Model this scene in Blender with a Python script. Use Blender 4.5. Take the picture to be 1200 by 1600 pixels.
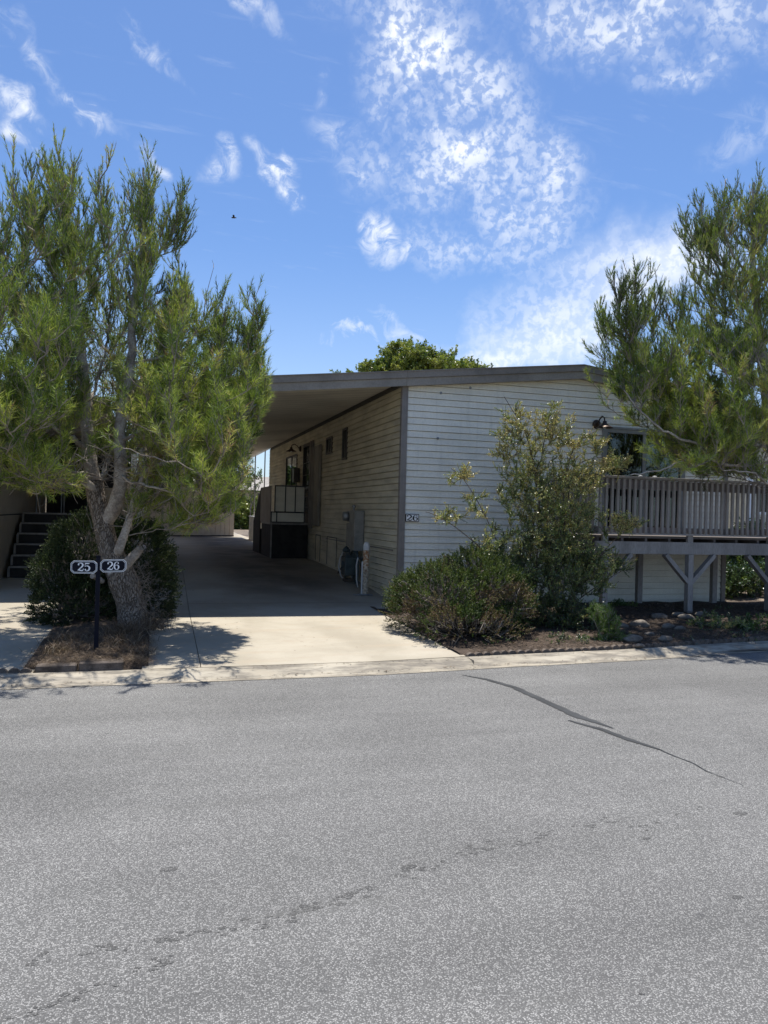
import bpy, math, random
import numpy as np
from mathutils import Vector, noise as mnoise
for o in list(bpy.data.objects): bpy.data.objects.remove(o)
SC = bpy.context.scene; COL = SC.collection
R = math.radians; PI = math.pi
rng = np.random.default_rng(7); random.seed(7)

# ---------------------------------------------------------------- camera
F = 1202.0; YAW = math.atan(360/1202.); ROLL = R(1.5); PITCH = math.atan(2.4/F)
CAM = np.array([-3.631, -11.23, 1.40])
fw = np.array([math.sin(YAW)*math.cos(PITCH), math.cos(YAW)*math.cos(PITCH), math.sin(PITCH)])
r0 = np.array([math.cos(YAW), -math.sin(YAW), 0]); u0 = np.cross(r0, fw)
rt = r0*math.cos(ROLL)+u0*math.sin(ROLL); up = -r0*math.sin(ROLL)+u0*math.cos(ROLL)
cd = bpy.data.cameras.new("camera"); cam = bpy.data.objects.new("camera", cd); COL.objects.link(cam)
cd.sensor_fit = 'VERTICAL'; cd.sensor_height = 36.0; cd.sensor_width = 27.0
cd.lens = F/1600*36; cd.clip_start = .05; cd.clip_end = 3000
from mathutils import Matrix
M4 = Matrix.Identity(4)
for i in range(3):
    M4[i][0] = rt[i]; M4[i][1] = up[i]; M4[i][2] = -fw[i]; M4[i][3] = CAM[i]
cam.matrix_world = M4; SC.camera = cam
def at(px, py, y):
    """measured point of the photograph at real depth y (metres, house frame)"""
    d = fw+rt*(px-600)/F-up*(py-800)/F
    t = (y-CAM[1])/d[1]; return CAM+d*t

# ---------------------------------------------------------------- light
SUN_EL = R(78); SUN_AZ = R(24)          # azimuth measured from +Y (behind the house) towards +X
sd = np.array([math.cos(SUN_EL)*math.sin(SUN_AZ), math.cos(SUN_EL)*math.cos(SUN_AZ), math.sin(SUN_EL)])
sl = bpy.data.lights.new("sun", 'SUN'); so = bpy.data.objects.new("sun", sl); COL.objects.link(so)
sl.energy = 4.6; sl.angle = R(.53); sl.color = (1, .955, .88)
so.rotation_euler = Vector(-sd).to_track_quat('-Z', 'Y').to_euler(); so.location = (0, 0, 30)
SC.view_settings.view_transform = 'Standard'; SC.view_settings.look = 'None'
SC.view_settings.exposure = 0.62; SC.view_settings.gamma = 1

# ---------------------------------------------------------------- node helpers
def nn(nt, t, **kw):
    n = nt.nodes.new(t)
    for k, v in kw.items(): setattr(n, k, v)
    return n
def vmath(nt, op, a, b=None):
    n = nn(nt, 'ShaderNodeVectorMath', operation=op)
    for i, x in enumerate((a, b)):
        if x is None: continue
        if isinstance(x, (tuple, list)): n.inputs[i].default_value = x
        else: nt.links.new(x, n.inputs[i])
    return n.outputs['Value'] if op in ('LENGTH', 'DOT_PRODUCT', 'DISTANCE') else n.outputs['Vector']
def mth(nt, op, a, b=None, c=None, clamp=False):
    n = nn(nt, 'ShaderNodeMath', operation=op); n.use_clamp = clamp
    for i, x in enumerate((a, b, c)):
        if x is None: continue
        if isinstance(x, (int, float)): n.inputs[i].default_value = x
        else: nt.links.new(x, n.inputs[i])
    return n.outputs[0]
def mrange(nt, v, a, b, c=0., d=1., smooth=True):
    n = nn(nt, 'ShaderNodeMapRange'); n.interpolation_type = 'SMOOTHSTEP' if smooth else 'LINEAR'
    nt.links.new(v, n.inputs[0])
    for i, x in enumerate((a, b, c, d)): n.inputs[1+i].default_value = x
    return n.outputs[0]
def mixc(nt, f, a, b, mode='MIX'):
    n = nn(nt, 'ShaderNodeMix', data_type='RGBA', blend_type=mode)
    for i, x in ((0, f), (6, a), (7, b)):
        if isinstance(x, (int, float)): n.inputs[i].default_value = x
        elif isinstance(x, (tuple, list)): n.inputs[i].default_value = (*x[:3], 1)
        else: nt.links.new(x, n.inputs[i])
    return n.outputs[2]
def tnoise(nt, vec, scale, detail=3, rough=.55, dist=0., typ=None):
    n = nn(nt, 'ShaderNodeTexNoise'); n.inputs['Scale'].default_value = scale
    n.inputs['Detail'].default_value = detail; n.inputs['Roughness'].default_value = rough
    n.inputs['Distortion'].default_value = dist
    if vec is not None: nt.links.new(vec, n.inputs['Vector'])
    return n.outputs['Fac']
def tmap(nt, vec, loc=(0, 0, 0), rot=(0, 0, 0), sc=(1, 1, 1)):
    n = nn(nt, 'ShaderNodeMapping'); nt.links.new(vec, n.inputs[0])
    n.inputs[1].default_value = loc; n.inputs[2].default_value = rot; n.inputs[3].default_value = sc
    return n.outputs[0]
def pmat(name, col, rough=.7, var=.12, vscale=2.5, fine=.0, fscale=60, bump=0., bscale=60, metal=0., spec=.4, col2=None, stretch=(1, 1, 1), streak=0.):
    m = bpy.data.materials.new(name); m.use_nodes = True; nt = m.node_tree
    b = nt.nodes['Principled BSDF']; b.inputs['Roughness'].default_value = rough
    b.inputs['Metallic'].default_value = metal; b.inputs['Specular IOR Level'].default_value = spec
    tc = nn(nt, 'ShaderNodeTexCoord').outputs['Object']
    if stretch != (1, 1, 1): tc = tmap(nt, tc, sc=stretch)
    n1 = tnoise(nt, tc, vscale, 5, .6)
    c2 = col2 if col2 else tuple(c*(1-2.2*var) for c in col)
    f = mrange(nt, n1, .35, .7)
    c = mixc(nt, f, tuple(min(1, c*(1+.35*var)) for c in col), c2)
    if fine:
        n2 = tnoise(nt, tc, fscale, 2, .6)
        f2 = mrange(nt, n2, .3, .7, 1-fine, 1+fine)
        cc = nn(nt, 'ShaderNodeCombineColor'); [nt.links.new(f2, cc.inputs[i]) for i in range(3)]
        c = mixc(nt, 1., c, cc.outputs[0], 'MULTIPLY')
    if streak:
        to = nn(nt, 'ShaderNodeTexCoord').outputs['Object']
        n4 = tnoise(nt, tmap(nt, to, sc=(6, 6, .35)), 2.2, 5, .65); n5 = tnoise(nt, to, .9, 3, .5)
        c = mixc(nt, mth(nt, 'MULTIPLY', mrange(nt, n4, .48, .72, 0, streak), mrange(nt, n5, .35, .65, .2, 1)), c, tuple(q*.55 for q in col))
    nt.links.new(c, b.inputs['Base Color'])
    if bump:
        n3 = tnoise(nt, tc, bscale, 4, .6); bn = nn(nt, 'ShaderNodeBump')
        bn.inputs['Strength'].default_value = 1; bn.inputs['Distance'].default_value = bump
        nt.links.new(n3, bn.inputs['Height']); nt.links.new(bn.outputs[0], b.inputs['Normal'])
    return m

# ---------------------------------------------------------------- sky
w = bpy.data.worlds.new("World"); SC.world = w; w.use_nodes = True; nt = w.node_tree
bg = nt.nodes['Background']; sky = nn(nt, 'ShaderNodeTexSky'); sky.sky_type = 'NISHITA'; sky.sun_disc = False
sky.sun_elevation = SUN_EL; sky.sun_rotation = SUN_AZ; sky.air_density = 1.0; sky.dust_density = .6; sky.ozone_density = 3.0
bg.inputs[1].default_value = .112
gen = nn(nt, 'ShaderNodeTexCoord').outputs['Generated']
sep = nn(nt, 'ShaderNodeSeparateXYZ'); nt.links.new(gen, sep.inputs[0])
az = mth(nt, 'ARCTAN2', sep.outputs[0], sep.outputs[1]); el = mth(nt, 'ARCSINE', sep.outputs[2])
azel = nn(nt, 'ShaderNodeCombineXYZ'); nt.links.new(az, azel.inputs[0]); nt.links.new(el, azel.inputs[1]); azel = azel.outputs[0]
zc = mth(nt, 'ADD', mth(nt, 'MAXIMUM', sep.outputs[2], 0.), .12)
pl = nn(nt, 'ShaderNodeCombineXYZ'); nt.links.new(mth(nt, 'DIVIDE', sep.outputs[0], zc), pl.inputs[0]); nt.links.new(mth(nt, 'DIVIDE', sep.outputs[1], zc), pl.inputs[1])
plane = pl.outputs[0]                    # a flat cloud layer overhead
def skydir(px, py):
    d = fw+rt*(px-600)/F-up*(py-800)/F; d = d/np.linalg.norm(d)
    return math.atan2(d[0], d[1]), math.asin(d[2])
warp = nn(nt, 'ShaderNodeTexNoise'); warp.inputs['Scale'].default_value = 16; warp.inputs['Detail'].default_value = 6
nt.links.new(gen, warp.inputs['Vector'])
wv = vmath(nt, 'SCALE', vmath(nt, 'SUBTRACT', warp.outputs['Color'], (.5, .5, .5))); wv.node.inputs['Scale'].default_value = .10
azw = vmath(nt, 'ADD', azel, wv)
def patch(px, py, rx, ry, ang, wgt=1.0, soft=.0):
    a, e = skydir(px, py); k = 1/1250.
    v = vmath(nt, 'SUBTRACT', azw, (a, e, 0))
    v = tmap(nt, v, rot=(0, 0, -R(ang)))
    v = vmath(nt, 'MULTIPLY', v, (1/(rx*k), 1/(ry*k), 0))
    return mrange(nt, vmath(nt, 'LENGTH', v), soft, 1.25, wgt, 0)
def union(lst):
    r = lst[0]
    for x in lst[1:]: r = mth(nt, 'MAXIMUM', r, x)
    return r
# speckled high cloud band (angle: counter-clockwise in the sky)
band = union([patch(640, 60, 95, 185, 12), patch(740, 190, 105, 170, 25), patch(810, 310, 120, 110, 0), patch(690, 260, 170, 70, 0, .8), patch(740, 380, 130, 50, 0, .6),
              patch(1000, 30, 260, 60, -8), patch(620, -140, 130, 160, 0), patch(1075, 120, 70, 30, -5), patch(870, 260, 60, 60, 0)])
low = union([patch(860, 500, 165, 100, 25), patch(960, 440, 130, 85, 10), patch(780, 560, 160, 40, 5), patch(1050, 400, 130, 60, 0)])
wisp = union([patch(425, 262, 24, 46, 52), patch(448, 312, 26, 34, 25), patch(608, 372, 30, 42, 5), patch(652, 388, 46, 16, 25, .8), patch(340, 252, 26, 30, 0, .75), patch(560, 268, 56, 22, -20, .6),
              patch(145, 172, 14, 62, 62, .75), patch(40, 165, 16, 62, 72, .85), patch(40, 205, 24, 46, 50, .85), patch(50, 85, 20, 90, 58, .45), patch(240, 85, 12, 60, 52, .5),
              patch(560, 522, 70, 10, -18, .6), patch(625, 520, 60, 16, -25, .5), patch(250, 258, 30, 14, -20, .6), patch(390, 8, 60, 16, -30, .55), patch(490, 130, 18, 30, 20, .3), patch(520, 205, 50, 30, 0, .4), patch(1180, 215, 60, 40, 0, .3)])
mack = tnoise(nt, gen, 92, 3, .6, .3)
mack = mrange(nt, mack, .40, .60)
wn = tnoise(nt, tmap(nt, plane, rot=(0, 0, -.5), sc=(.8, 3.2, 1)), 5.5, 6, .62, .3)
wn2 = mrange(nt, wn, .32, .62)
soft = mrange(nt, tnoise(nt, gen, 6, 6, .6, .2), .3, .62)
core = union([patch(650, 100, 40, 110, 15), patch(725, 215, 55, 90, 20)])
modu = mrange(nt, tnoise(nt, gen, 15, 5, .62, .4), .34, .60, .22, 1)
a1 = mth(nt, 'MULTIPLY', band, mth(nt, 'MULTIPLY', modu, mth(nt, 'ADD', mth(nt, 'MULTIPLY', mack, .52), .22)))
a1 = mth(nt, 'ADD', a1, mth(nt, 'MULTIPLY', core, mth(nt, 'MULTIPLY', modu, mth(nt, 'ADD', mth(nt, 'MULTIPLY', mack, .25), .10))))
a2 = mth(nt, 'MULTIPLY', low, mth(nt, 'ADD', mth(nt, 'ADD', mth(nt, 'MULTIPLY', soft, .42), mth(nt, 'MULTIPLY', mack, .24)), .20))
wf = mrange(nt, tnoise(nt, gen, 34, 7, .68, .8), .38, .64)
a3 = mth(nt, 'MULTIPLY', wisp, mth(nt, 'ADD', mth(nt, 'MULTIPLY', wf, .85), .05))
haze = mrange(nt, sep.outputs[2], .0, .35, .22, 0)
veil = mth(nt, 'MULTIPLY', mrange(nt, wn, .56, .85), .16)
dens = mth(nt, 'MAXIMUM', mth(nt, 'MAXIMUM', mth(nt, 'MAXIMUM', a1, a2), mth(nt, 'MAXIMUM', a3, haze)), veil, clamp=True)
tint = mixc(nt, 1., sky.outputs[0], (.63, .76, .94), 'MULTIPLY')
skyc = mixc(nt, dens, tint, (6.6, 6.8, 7.0))
nt.links.new(skyc, bg.inputs[0])

# ---------------------------------------------------------------- mesh helpers
def wloc(o):
    v = Vector((0, 0, 0))
    while o is not None: v += o.location; o = o.parent
    return v
def setp(o, label=None, cat=None, group=None, kind=None):
    if label: o['label'] = label
    if cat: o['category'] = cat
    if group: o['group'] = group
    if kind: o['kind'] = kind
    return o
def thing(name, loc, label, cat, group=None):
    o = bpy.data.objects.new(name, None); COL.objects.link(o); o.location = loc; o.empty_display_size = .1
    return setp(o, label, cat, group)
class MB:
    def __init__(s): s.v = []; s.f = []; s.sm = []; s.m = []
    def add(s, vs, fs, smooth=False, mi=0):
        n = len(s.v); s.v += [tuple(map(float, p)) for p in vs]
        for f in fs: s.f.append([n+i for i in f]); s.sm.append(smooth); s.m.append(mi)
        return s
    def box(s, x0, x1, y0, y1, z0, z1, mi=0, b=0.):
        if b > 0 and min(x1-x0, y1-y0, z1-z0) > 2.2*b:      # chamfered box
            P = []; 
            for (sx, sy, sz) in [(i, j, k) for i in (0, 1) for j in (0, 1) for k in (0, 1)]:
                X = (x0, x1)[sx]; Y = (y0, y1)[sy]; Z = (z0, z1)[sz]
                dx = b if sx == 0 else -b; dy = b if sy == 0 else -b; dz = b if sz == 0 else -b
                P += [(X, Y+dy, Z+dz), (X+dx, Y, Z+dz), (X+dx, Y+dy, Z)]
            I = lambda i, j, k, a: (i*4+j*2+k)*3+a
            Fs = [[I(0, 0, 0, 0), I(0, 0, 1, 0), I(0, 1, 1, 0), I(0, 1, 0, 0)], [I(1, 0, 0, 0), I(1, 1, 0, 0), I(1, 1, 1, 0), I(1, 0, 1, 0)],
                  [I(0, 0, 0, 1), I(1, 0, 0, 1), I(1, 0, 1, 1), I(0, 0, 1, 1)], [I(0, 1, 0, 1), I(0, 1, 1, 1), I(1, 1, 1, 1), I(1, 1, 0, 1)],
                  [I(0, 0, 0, 2), I(0, 1, 0, 2), I(1, 1, 0, 2), I(1, 0, 0, 2)], [I(0, 0, 1, 2), I(1, 0, 1, 2), I(1, 1, 1, 2), I(0, 1, 1, 2)]]
            for i in (0, 1):
                for j in (0, 1):
                    Fs.append([I(i, j, 0, 0), I(i, j, 1, 0), I(i, j, 1, 1), I(i, j, 0, 1)])
                    Fs.append([I(i, 0, j, 0), I(i, 1, j, 0), I(i, 1, j, 2), I(i, 0, j, 2)])
                    Fs.append([I(0, i, j, 1), I(1, i, j, 1), I(1, i, j, 2), I(0, i, j, 2)])
            for i in (0, 1):
                for j in (0, 1):
                    for k in (0, 1): Fs.append([I(i, j, k, 0), I(i, j, k, 1), I(i, j, k, 2)])
            return s.add(P, Fs, mi=mi)
        vs = [(x, y, z) for x in (x0, x1) for y in (y0, y1) for z in (z0, z1)]
        return s.add(vs, [(0, 1, 3, 2), (4, 6, 7, 5), (0, 4, 5, 1), (2, 3, 7, 6), (0, 2, 6, 4), (1, 5, 7, 3)], mi=mi)
    def bar(s, a, b, w, h, upv=(0, 0, 1), mi=0):
        a = np.array(a, float); b = np.array(b, float); d = b-a; d /= np.linalg.norm(d)
        x = np.cross(d, upv); x /= np.linalg.norm(x); y = np.cross(x, d)
        vs = [p+x*w/2*i+y*h/2*j for p in (a, b) for (i, j) in ((-1, -1), (1, -1), (1, 1), (-1, 1))]
        return s.add(vs, [(3, 2, 1, 0), (4, 5, 6, 7), (0, 1, 5, 4), (1, 2, 6, 5), (2, 3, 7, 6), (3, 0, 4, 7)], mi=mi)
    def tube(s, pts, rad, n=8, cap=True, mi=0):
        P = np.array(pts, float); m = len(P)
        rad = np.full(m, rad, float) if np.isscalar(rad) else np.array(rad, float)
        T = np.gradient(P, axis=0); T /= np.linalg.norm(T, axis=1)[:, None]+1e-12
        ref = np.array((0, 0, 1.)) if abs(T[0][2]) < .9 else np.array((1., 0, 0))
        X = np.cross(T[0], ref); X /= np.linalg.norm(X); vs = []
        for i in range(m):
            X = X-T[i]*np.dot(X, T[i]); X /= np.linalg.norm(X)+1e-12; Y = np.cross(T[i], X)
            for k in range(n):
                a = 2*PI*k/n; vs.append(P[i]+rad[i]*(X*math.cos(a)+Y*math.sin(a)))
        fs = [(i*n+k, i*n+(k+1) % n, (i+1)*n+(k+1) % n, (i+1)*n+k) for i in range(m-1) for k in range(n)]
        s.add(vs, fs, smooth=True, mi=mi)
        if cap:
            s.add(vs[:n], [tuple(range(n))[::-1]], mi=mi); s.add(vs[-n:], [tuple(range(n))], mi=mi)
        return s
    def lathe(s, c, prof, n=20, axis='z', mi=0, smooth=True):
        vs = []
        for r, h in prof:
            for k in range(n):
                a = 2*PI*k/n; x, y = r*math.cos(a), r*math.sin(a)
                vs.append({'z': (c[0]+x, c[1]+y, c[2]+h), 'y': (c[0]+x, c[1]+h, c[2]+y), 'x': (c[0]+h, c[1]+x, c[2]+y)}[axis])
        fs = [(i*n+k, i*n+(k+1) % n, (i+1)*n+(k+1) % n, (i+1)*n+k) for i in range(len(prof)-1) for k in range(n)]
        return s.add(vs, fs, smooth=smooth, mi=mi)
    def prism(s, poly, ext, mi=0):
        n = len(poly); A = [np.array(p, float) for p in poly]; B = [p+np.array(ext) for p in A]
        return s.add(A+B, [tuple(range(n))[::-1], tuple(range(n, 2*n))]+[(i, (i+1) % n, n+(i+1) % n, n+i) for i in range(n)], mi=mi)
    def build(s, name, mat, parent=None, label=None, cat=None, group=None, kind=None, origin=None):
        me = bpy.data.meshes.new(name); off = wloc(parent) if parent else Vector([float(q) for q in (origin if origin is not None else (0, 0, 0))])
        V = np.array(s.v, float)-np.array(off)
        me.from_pydata(V.tolist(), [], s.f)
        for m_ in (mat if isinstance(mat, (list, tuple)) else [mat]): me.materials.append(m_)
        me.polygons.foreach_set('use_smooth', s.sm); me.polygons.foreach_set('material_index', s.m); me.update()
        o = bpy.data.objects.new(name, me); COL.objects.link(o)
        if parent: o.parent = parent
        else: o.location = off
        return setp(o, label, cat, group, kind)
def arr_mesh(name, V, Fc, mat, parent=None, tint=None, smooth=False, origin=(0, 0, 0), **kw):
    """big mesh from arrays; Fc is (n,3) or (n,4); tint one value per face"""
    me = bpy.data.meshes.new(name); off = np.array(wloc(parent)) if parent else np.array(origin, float)
    V = np.asarray(V, float)-off; Fc = np.asarray(Fc, np.int32); k = Fc.shape[1]
    me.vertices.add(len(V)); me.vertices.foreach_set('co', V.astype(np.float32).ravel())
    me.loops.add(Fc.size); me.loops.foreach_set('vertex_index', Fc.ravel())
    me.polygons.add(len(Fc)); me.polygons.foreach_set('loop_start', np.arange(0, Fc.size, k, dtype=np.int32))
    me.polygons.foreach_set('loop_total', np.full(len(Fc), k, np.int32))
    me.polygons.foreach_set('use_smooth', np.full(len(Fc), smooth, bool))
    if tint is not None:
        at_ = me.attributes.new('tint', 'FLOAT', 'FACE'); at_.data.foreach_set('value', np.asarray(tint, np.float32))
    me.materials.append(mat); me.update(); me.validate()
    o = bpy.data.objects.new(name, me); COL.objects.link(o)
    if parent: o.parent = parent
    else: o.location = off
    return setp(o, **kw)

# ---------------------------------------------------------------- materials
def siding_mat(name, col, dirt):
    return pmat(name, col, .55, dirt, 1.6, .06, 30, .0006, 25, stretch=(1, 1, 3), streak=.32)
M = {}
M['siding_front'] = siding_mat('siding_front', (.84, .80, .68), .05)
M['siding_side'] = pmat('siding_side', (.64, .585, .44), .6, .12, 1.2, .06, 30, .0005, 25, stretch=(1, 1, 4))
M['trim'] = pmat('trim', (.245, .22, .195), .6, .10, 3, .06, 80)
M['fascia'] = pmat('fascia', (.25, .22, .185), .6, .12, 2, .08, 40)
M['fascia_low'] = pmat('fascia_low', (.29, .26, .22), .6, .12, 2, .08, 40)
M['soffit'] = pmat('soffit', (.68, .64, .55), .6, .12, .8)
M['roof'] = pmat('roof', (.45, .43, .40), .8, .1, 1)
M['dark'] = pmat('dark', (.012, .012, .014), .5)
M['black_metal'] = pmat('black_metal', (.02, .018, .016), .4, .2, 8, metal=.3)
M['bronze'] = pmat('bronze', (.07, .045, .03), .42, .2, 12, metal=.5)
M['white'] = pmat('white', (.62, .62, .60), .45, .1, 5)
M['deck'] = pmat('deck', (.31, .285, .265), .65, .14, 3, .12, 50, .0008, 90, stretch=(1, 1, .3), streak=.6)
M['deck_floor'] = pmat('deck_floor', (.13, .11, .10), .7, .2, 3, .1, 50)
M['winframe'] = pmat('winframe', (.06, .055, .05), .4, .1, 6)
M['doorframe'] = pmat('doorframe', (.22, .225, .21), .5, .1, 6)
M['blind'] = pmat('blind', (.055, .085, .09), .6, .1, 3)
M['concrete'] = None
M['steel'] = pmat('steel', (.30, .31, .31), .5, .2, 7, metal=.5)
M['meterbox'] = pmat('meterbox', (.26, .25, .22), .55, .15, 6, .05, 60)
M['meter_teal'] = pmat('meter_teal', (.06, .08, .08), .5, .25, 6, metal=.2)
M['soil'] = pmat('soil', (.07, .05, .036), .95, .3, 7, .5, 90, .012, 60, col2=(.03, .02, .013))
M['terrain'] = pmat('terrain', (.20, .16, .12), .95, .2, .6, .3, 20, .01, 15)
M['rock'] = pmat('rock', (.19, .165, .135), .9, .2, 6, .15, 40, .004, 25, col2=(.09, .075, .06))
M['edger'] = pmat('edger', (.13, .105, .085), .9, .25, 9, .2, 90, .002, 120, col2=(.055, .042, .032))
M['wood_pale'] = pmat('wood_pale', (.34, .27, .18), .7, .15, 5, .1, 60)
M['nb_wall'] = pmat('nb_wall', (.46, .39, .29), .7, .06, 1.5, .04, 60)
M['shed_wall'] = pmat('shed_wall', (.42, .35, .26), .7, .08, 2, .04, 60)
M['stair_dark'] = pmat('stair_dark', (.035, .033, .032), .85, .2, 5)
M['stair_edge'] = pmat('stair_edge', (.28, .26, .24), .6, .15, 9)
M['navy'] = pmat('navy', (.007, .008, .016), .6, .1, 6, spec=.15)
M['sign_white'] = pmat('sign_white', (.88, .88, .86), .4, .03, 6)
M['tar'] = pmat('tar', (.052, .054, .056), .55, .15, 3, .25, 160, .001, 200, spec=.3)
M['stain'] = pmat('stain', (.135, .132, .127), .8, .2, 20, .3, 160)

def glass_mat(name, tintc=(.5, .55, .55), mixf=.01):
    m = bpy.data.materials.new(name); m.use_nodes = True; nt = m.node_tree; nt.nodes.clear()
    o = nn(nt, 'ShaderNodeOutputMaterial'); mx = nn(nt, 'ShaderNodeMixShader'); tr = nn(nt, 'ShaderNodeBsdfTransparent'); gl = nn(nt, 'ShaderNodeBsdfGlossy')
    tr.inputs[0].default_value = (*tintc, 1); gl.inputs[1].default_value = .02; gl.inputs[0].default_value = (.9, .95, .95, 1)
    fr = nn(nt, 'ShaderNodeFresnel'); fr.inputs[0].default_value = 1.5
    f = mth(nt, 'ADD', fr.outputs[0], mixf, clamp=True)
    nt.links.new(f, mx.inputs[0]); nt.links.new(tr.outputs[0], mx.inputs[1]); nt.links.new(gl.outputs[0], mx.inputs[2]); nt.links.new(mx.outputs[0], o.inputs[0])
    return m
M['glass'] = glass_mat('glass')

def concrete_mat(name='concrete', dirt=0.):
    m = bpy.data.materials.new(name); m.use_nodes = True; nt = m.node_tree; b = nt.nodes['Principled BSDF']
    p = nn(nt, 'ShaderNodeNewGeometry').outputs['Position']
    big = tnoise(nt, p, .9, 6, .6, .3); mid = tnoise(nt, p, 5, 5, .6); fi = tnoise(nt, p, 110, 3, .7)
    c = mixc(nt, mrange(nt, big, .38, .66), (.40, .36, .285), (.31, .275, .21))
    c = mixc(nt, mrange(nt, mid, .5, .75, 0, .45), c, (.33, .28, .215))
    st = tnoise(nt, tmap(nt, p, rot=(0, 0, .1), sc=(.6, 2.8, 1)), 1.6, 5, .6)
    c = mixc(nt, mrange(nt, st, .50, .70, 0, .5), c, (.36, .30, .22))
    sx = nn(nt, 'ShaderNodeSeparateXYZ'); nt.links.new(p, sx.inputs[0])
    # oil and tyre grime down the middle of the parking bay
    bay = mth(nt, 'MULTIPLY', mrange(nt, mth(nt, 'ABSOLUTE', mth(nt, 'ADD', sx.outputs[0], 1.4)), .4, 1.5, 1, 0), mrange(nt, sx.outputs[1], -.6, 2.5))
    g_ = mth(nt, 'MULTIPLY', bay, mrange(nt, tnoise(nt, p, 1.3, 4, .6), .35, .65, .55, .95))
    c = mixc(nt, g_, c, (.085, .07, .055))
    vo = nn(nt, 'ShaderNodeTexVoronoi'); vo.inputs['Scale'].default_value = 9; nt.links.new(p, vo.inputs['Vector'])
    c = mixc(nt, mrange(nt, vo.outputs['Distance'], .03, .06, .5, 0), c, (.16, .13, .1))
    c = mixc(nt, mrange(nt, fi, .35, .75, 0, .22), c, (.24, .2, .16))
    if dirt: c = mixc(nt, mrange(nt, tnoise(nt, tmap(nt, p, sc=(.8, 3, 1)), 3.0, 6, .65), .38, .62, 0, dirt), c, (.17, .15, .12))
    nt.links.new(c, b.inputs['Base Color']); b.inputs['Roughness'].default_value = .85
    bn = nn(nt, 'ShaderNodeBump'); bn.inputs['Distance'].default_value = .0015; nt.links.new(fi, bn.inputs['Height']); nt.links.new(bn.outputs[0], b.inputs['Normal'])
    return m
M['concrete'] = concrete_mat(); M['curb_concrete'] = concrete_mat('curb_concrete', 1.0)

def asphalt_mat(name='asphalt', kk=1.0):
    m = bpy.data.materials.new(name); m.use_nodes = True; nt = m.node_tree; b = nt.nodes['Principled BSDF']
    p = nn(nt, 'ShaderNodeNewGeometry').outputs['Position']
    vo = nn(nt, 'ShaderNodeTexVoronoi'); vo.inputs['Scale'].default_value = 185; nt.links.new(p, vo.inputs['Vector'])
    sv = nn(nt, 'ShaderNodeSeparateColor'); nt.links.new(vo.outputs['Color'], sv.inputs[0])
    stone = mixc(nt, mrange(nt, sv.outputs[0], .35, .98, 0, 1), (.116*kk, .115*kk, .11*kk), (.31*kk, .305*kk, .29*kk))
    gapm = mrange(nt, vo.outputs['Distance'], .35, .75)
    c = mixc(nt, gapm, stone, (.085*kk, .083*kk, .08*kk))
    big = tnoise(nt, p, .7, 5, .6, .4)
    lane = tnoise(nt, tmap(nt, p, sc=(.06, .9, 1)), 1.6, 4, .6, .2)
    k = mth(nt, 'MULTIPLY', mrange(nt, big, .3, .7, .90, 1.12), mrange(nt, lane, .3, .7, .90, 1.10)); cc = nn(nt, 'ShaderNodeCombineColor'); [nt.links.new(k, cc.inputs[i]) for i in range(3)]
    c = mixc(nt, 1., c, cc.outputs[0], 'MULTIPLY')
    st = tnoise(nt, tmap(nt, p, rot=(0, 0, -.28), sc=(.5, 5, 1)), 1.1, 4, .55)
    c = mixc(nt, mrange(nt, st, .58, .78, 0, .35), c, (.11, .108, .10))
    v2 = nn(nt, 'ShaderNodeTexVoronoi'); v2.inputs['Scale'].default_value = 2.2; nt.links.new(p, v2.inputs['Vector'])
    c = mixc(nt, mrange(nt, v2.outputs['Distance'], .02, .045, .6, 0), c, (.05, .05, .05))
    nt.links.new(c, b.inputs['Base Color']); b.inputs['Roughness'].default_value = .8; b.inputs['Specular IOR Level'].default_value = .35
    bn = nn(nt, 'ShaderNodeBump'); bn.inputs['Distance'].default_value = .003; bn.inputs['Strength'].default_value = .8
    nt.links.new(mth(nt, 'MULTIPLY', vo.outputs['Distance'], -1.), bn.inputs['Height']); nt.links.new(bn.outputs[0], b.inputs['Normal'])
    return m
M['asphalt'] = asphalt_mat(); M['asphalt_stain'] = asphalt_mat('asphalt_stain', .62)

def ramp_mat(name, stops, rough=.55, trans=.25, spec=.3):
    """foliage: colour from the per-face tint, a little light passes through"""
    m = bpy.data.materials.new(name); m.use_nodes = True; nt = m.node_tree; b = nt.nodes['Principled BSDF']
    a = nn(nt, 'ShaderNodeAttribute'); a.attribute_name = 'tint'
    r = nn(nt, 'ShaderNodeValToRGB'); e = r.color_ramp.elements
    while len(e) < len(stops): e.new(.5)
    for i, (p, c) in enumerate(stops): e[i].position = p; e[i].color = (*c, 1)
    nt.links.new(a.outputs['Fac'], r.inputs[0]); nt.links.new(r.outputs[0], b.inputs['Base Color'])
    b.inputs['Roughness'].default_value = rough; b.inputs['Specular IOR Level'].default_value = spec
    if trans:
        t = nn(nt, 'ShaderNodeBsdfTranslucent'); mx = nn(nt, 'ShaderNodeMixShader'); mx.inputs[0].default_value = trans
        nt.links.new(mixc(nt, 1., r.outputs[0], (1.5, 1.6, .8), 'MULTIPLY'), t.inputs[0])
        nt.links.new(b.outputs[0], mx.inputs[1]); nt.links.new(t.outputs[0], mx.inputs[2])
        nt.links.new(mx.outputs[0], nt.nodes['Material Output'].inputs[0])
    return m
M['needle'] = ramp_mat('needle', [(0, (.04, .065, .018)), (.3, (.11, .165, .034)), (.55, (.24, .31, .062)), (.8, (.42, .46, .11)), (.93, (.54, .52, .18)), (1, (.32, .20, .10))], trans=.16, rough=.55, spec=.12)
M['juniper'] = ramp_mat('juniper', [(0, (.010, .019, .007)), (.45, (.036, .062, .015)), (.85, (.14, .175, .04)), (1, (.13, .085, .06))], trans=.15)
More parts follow.
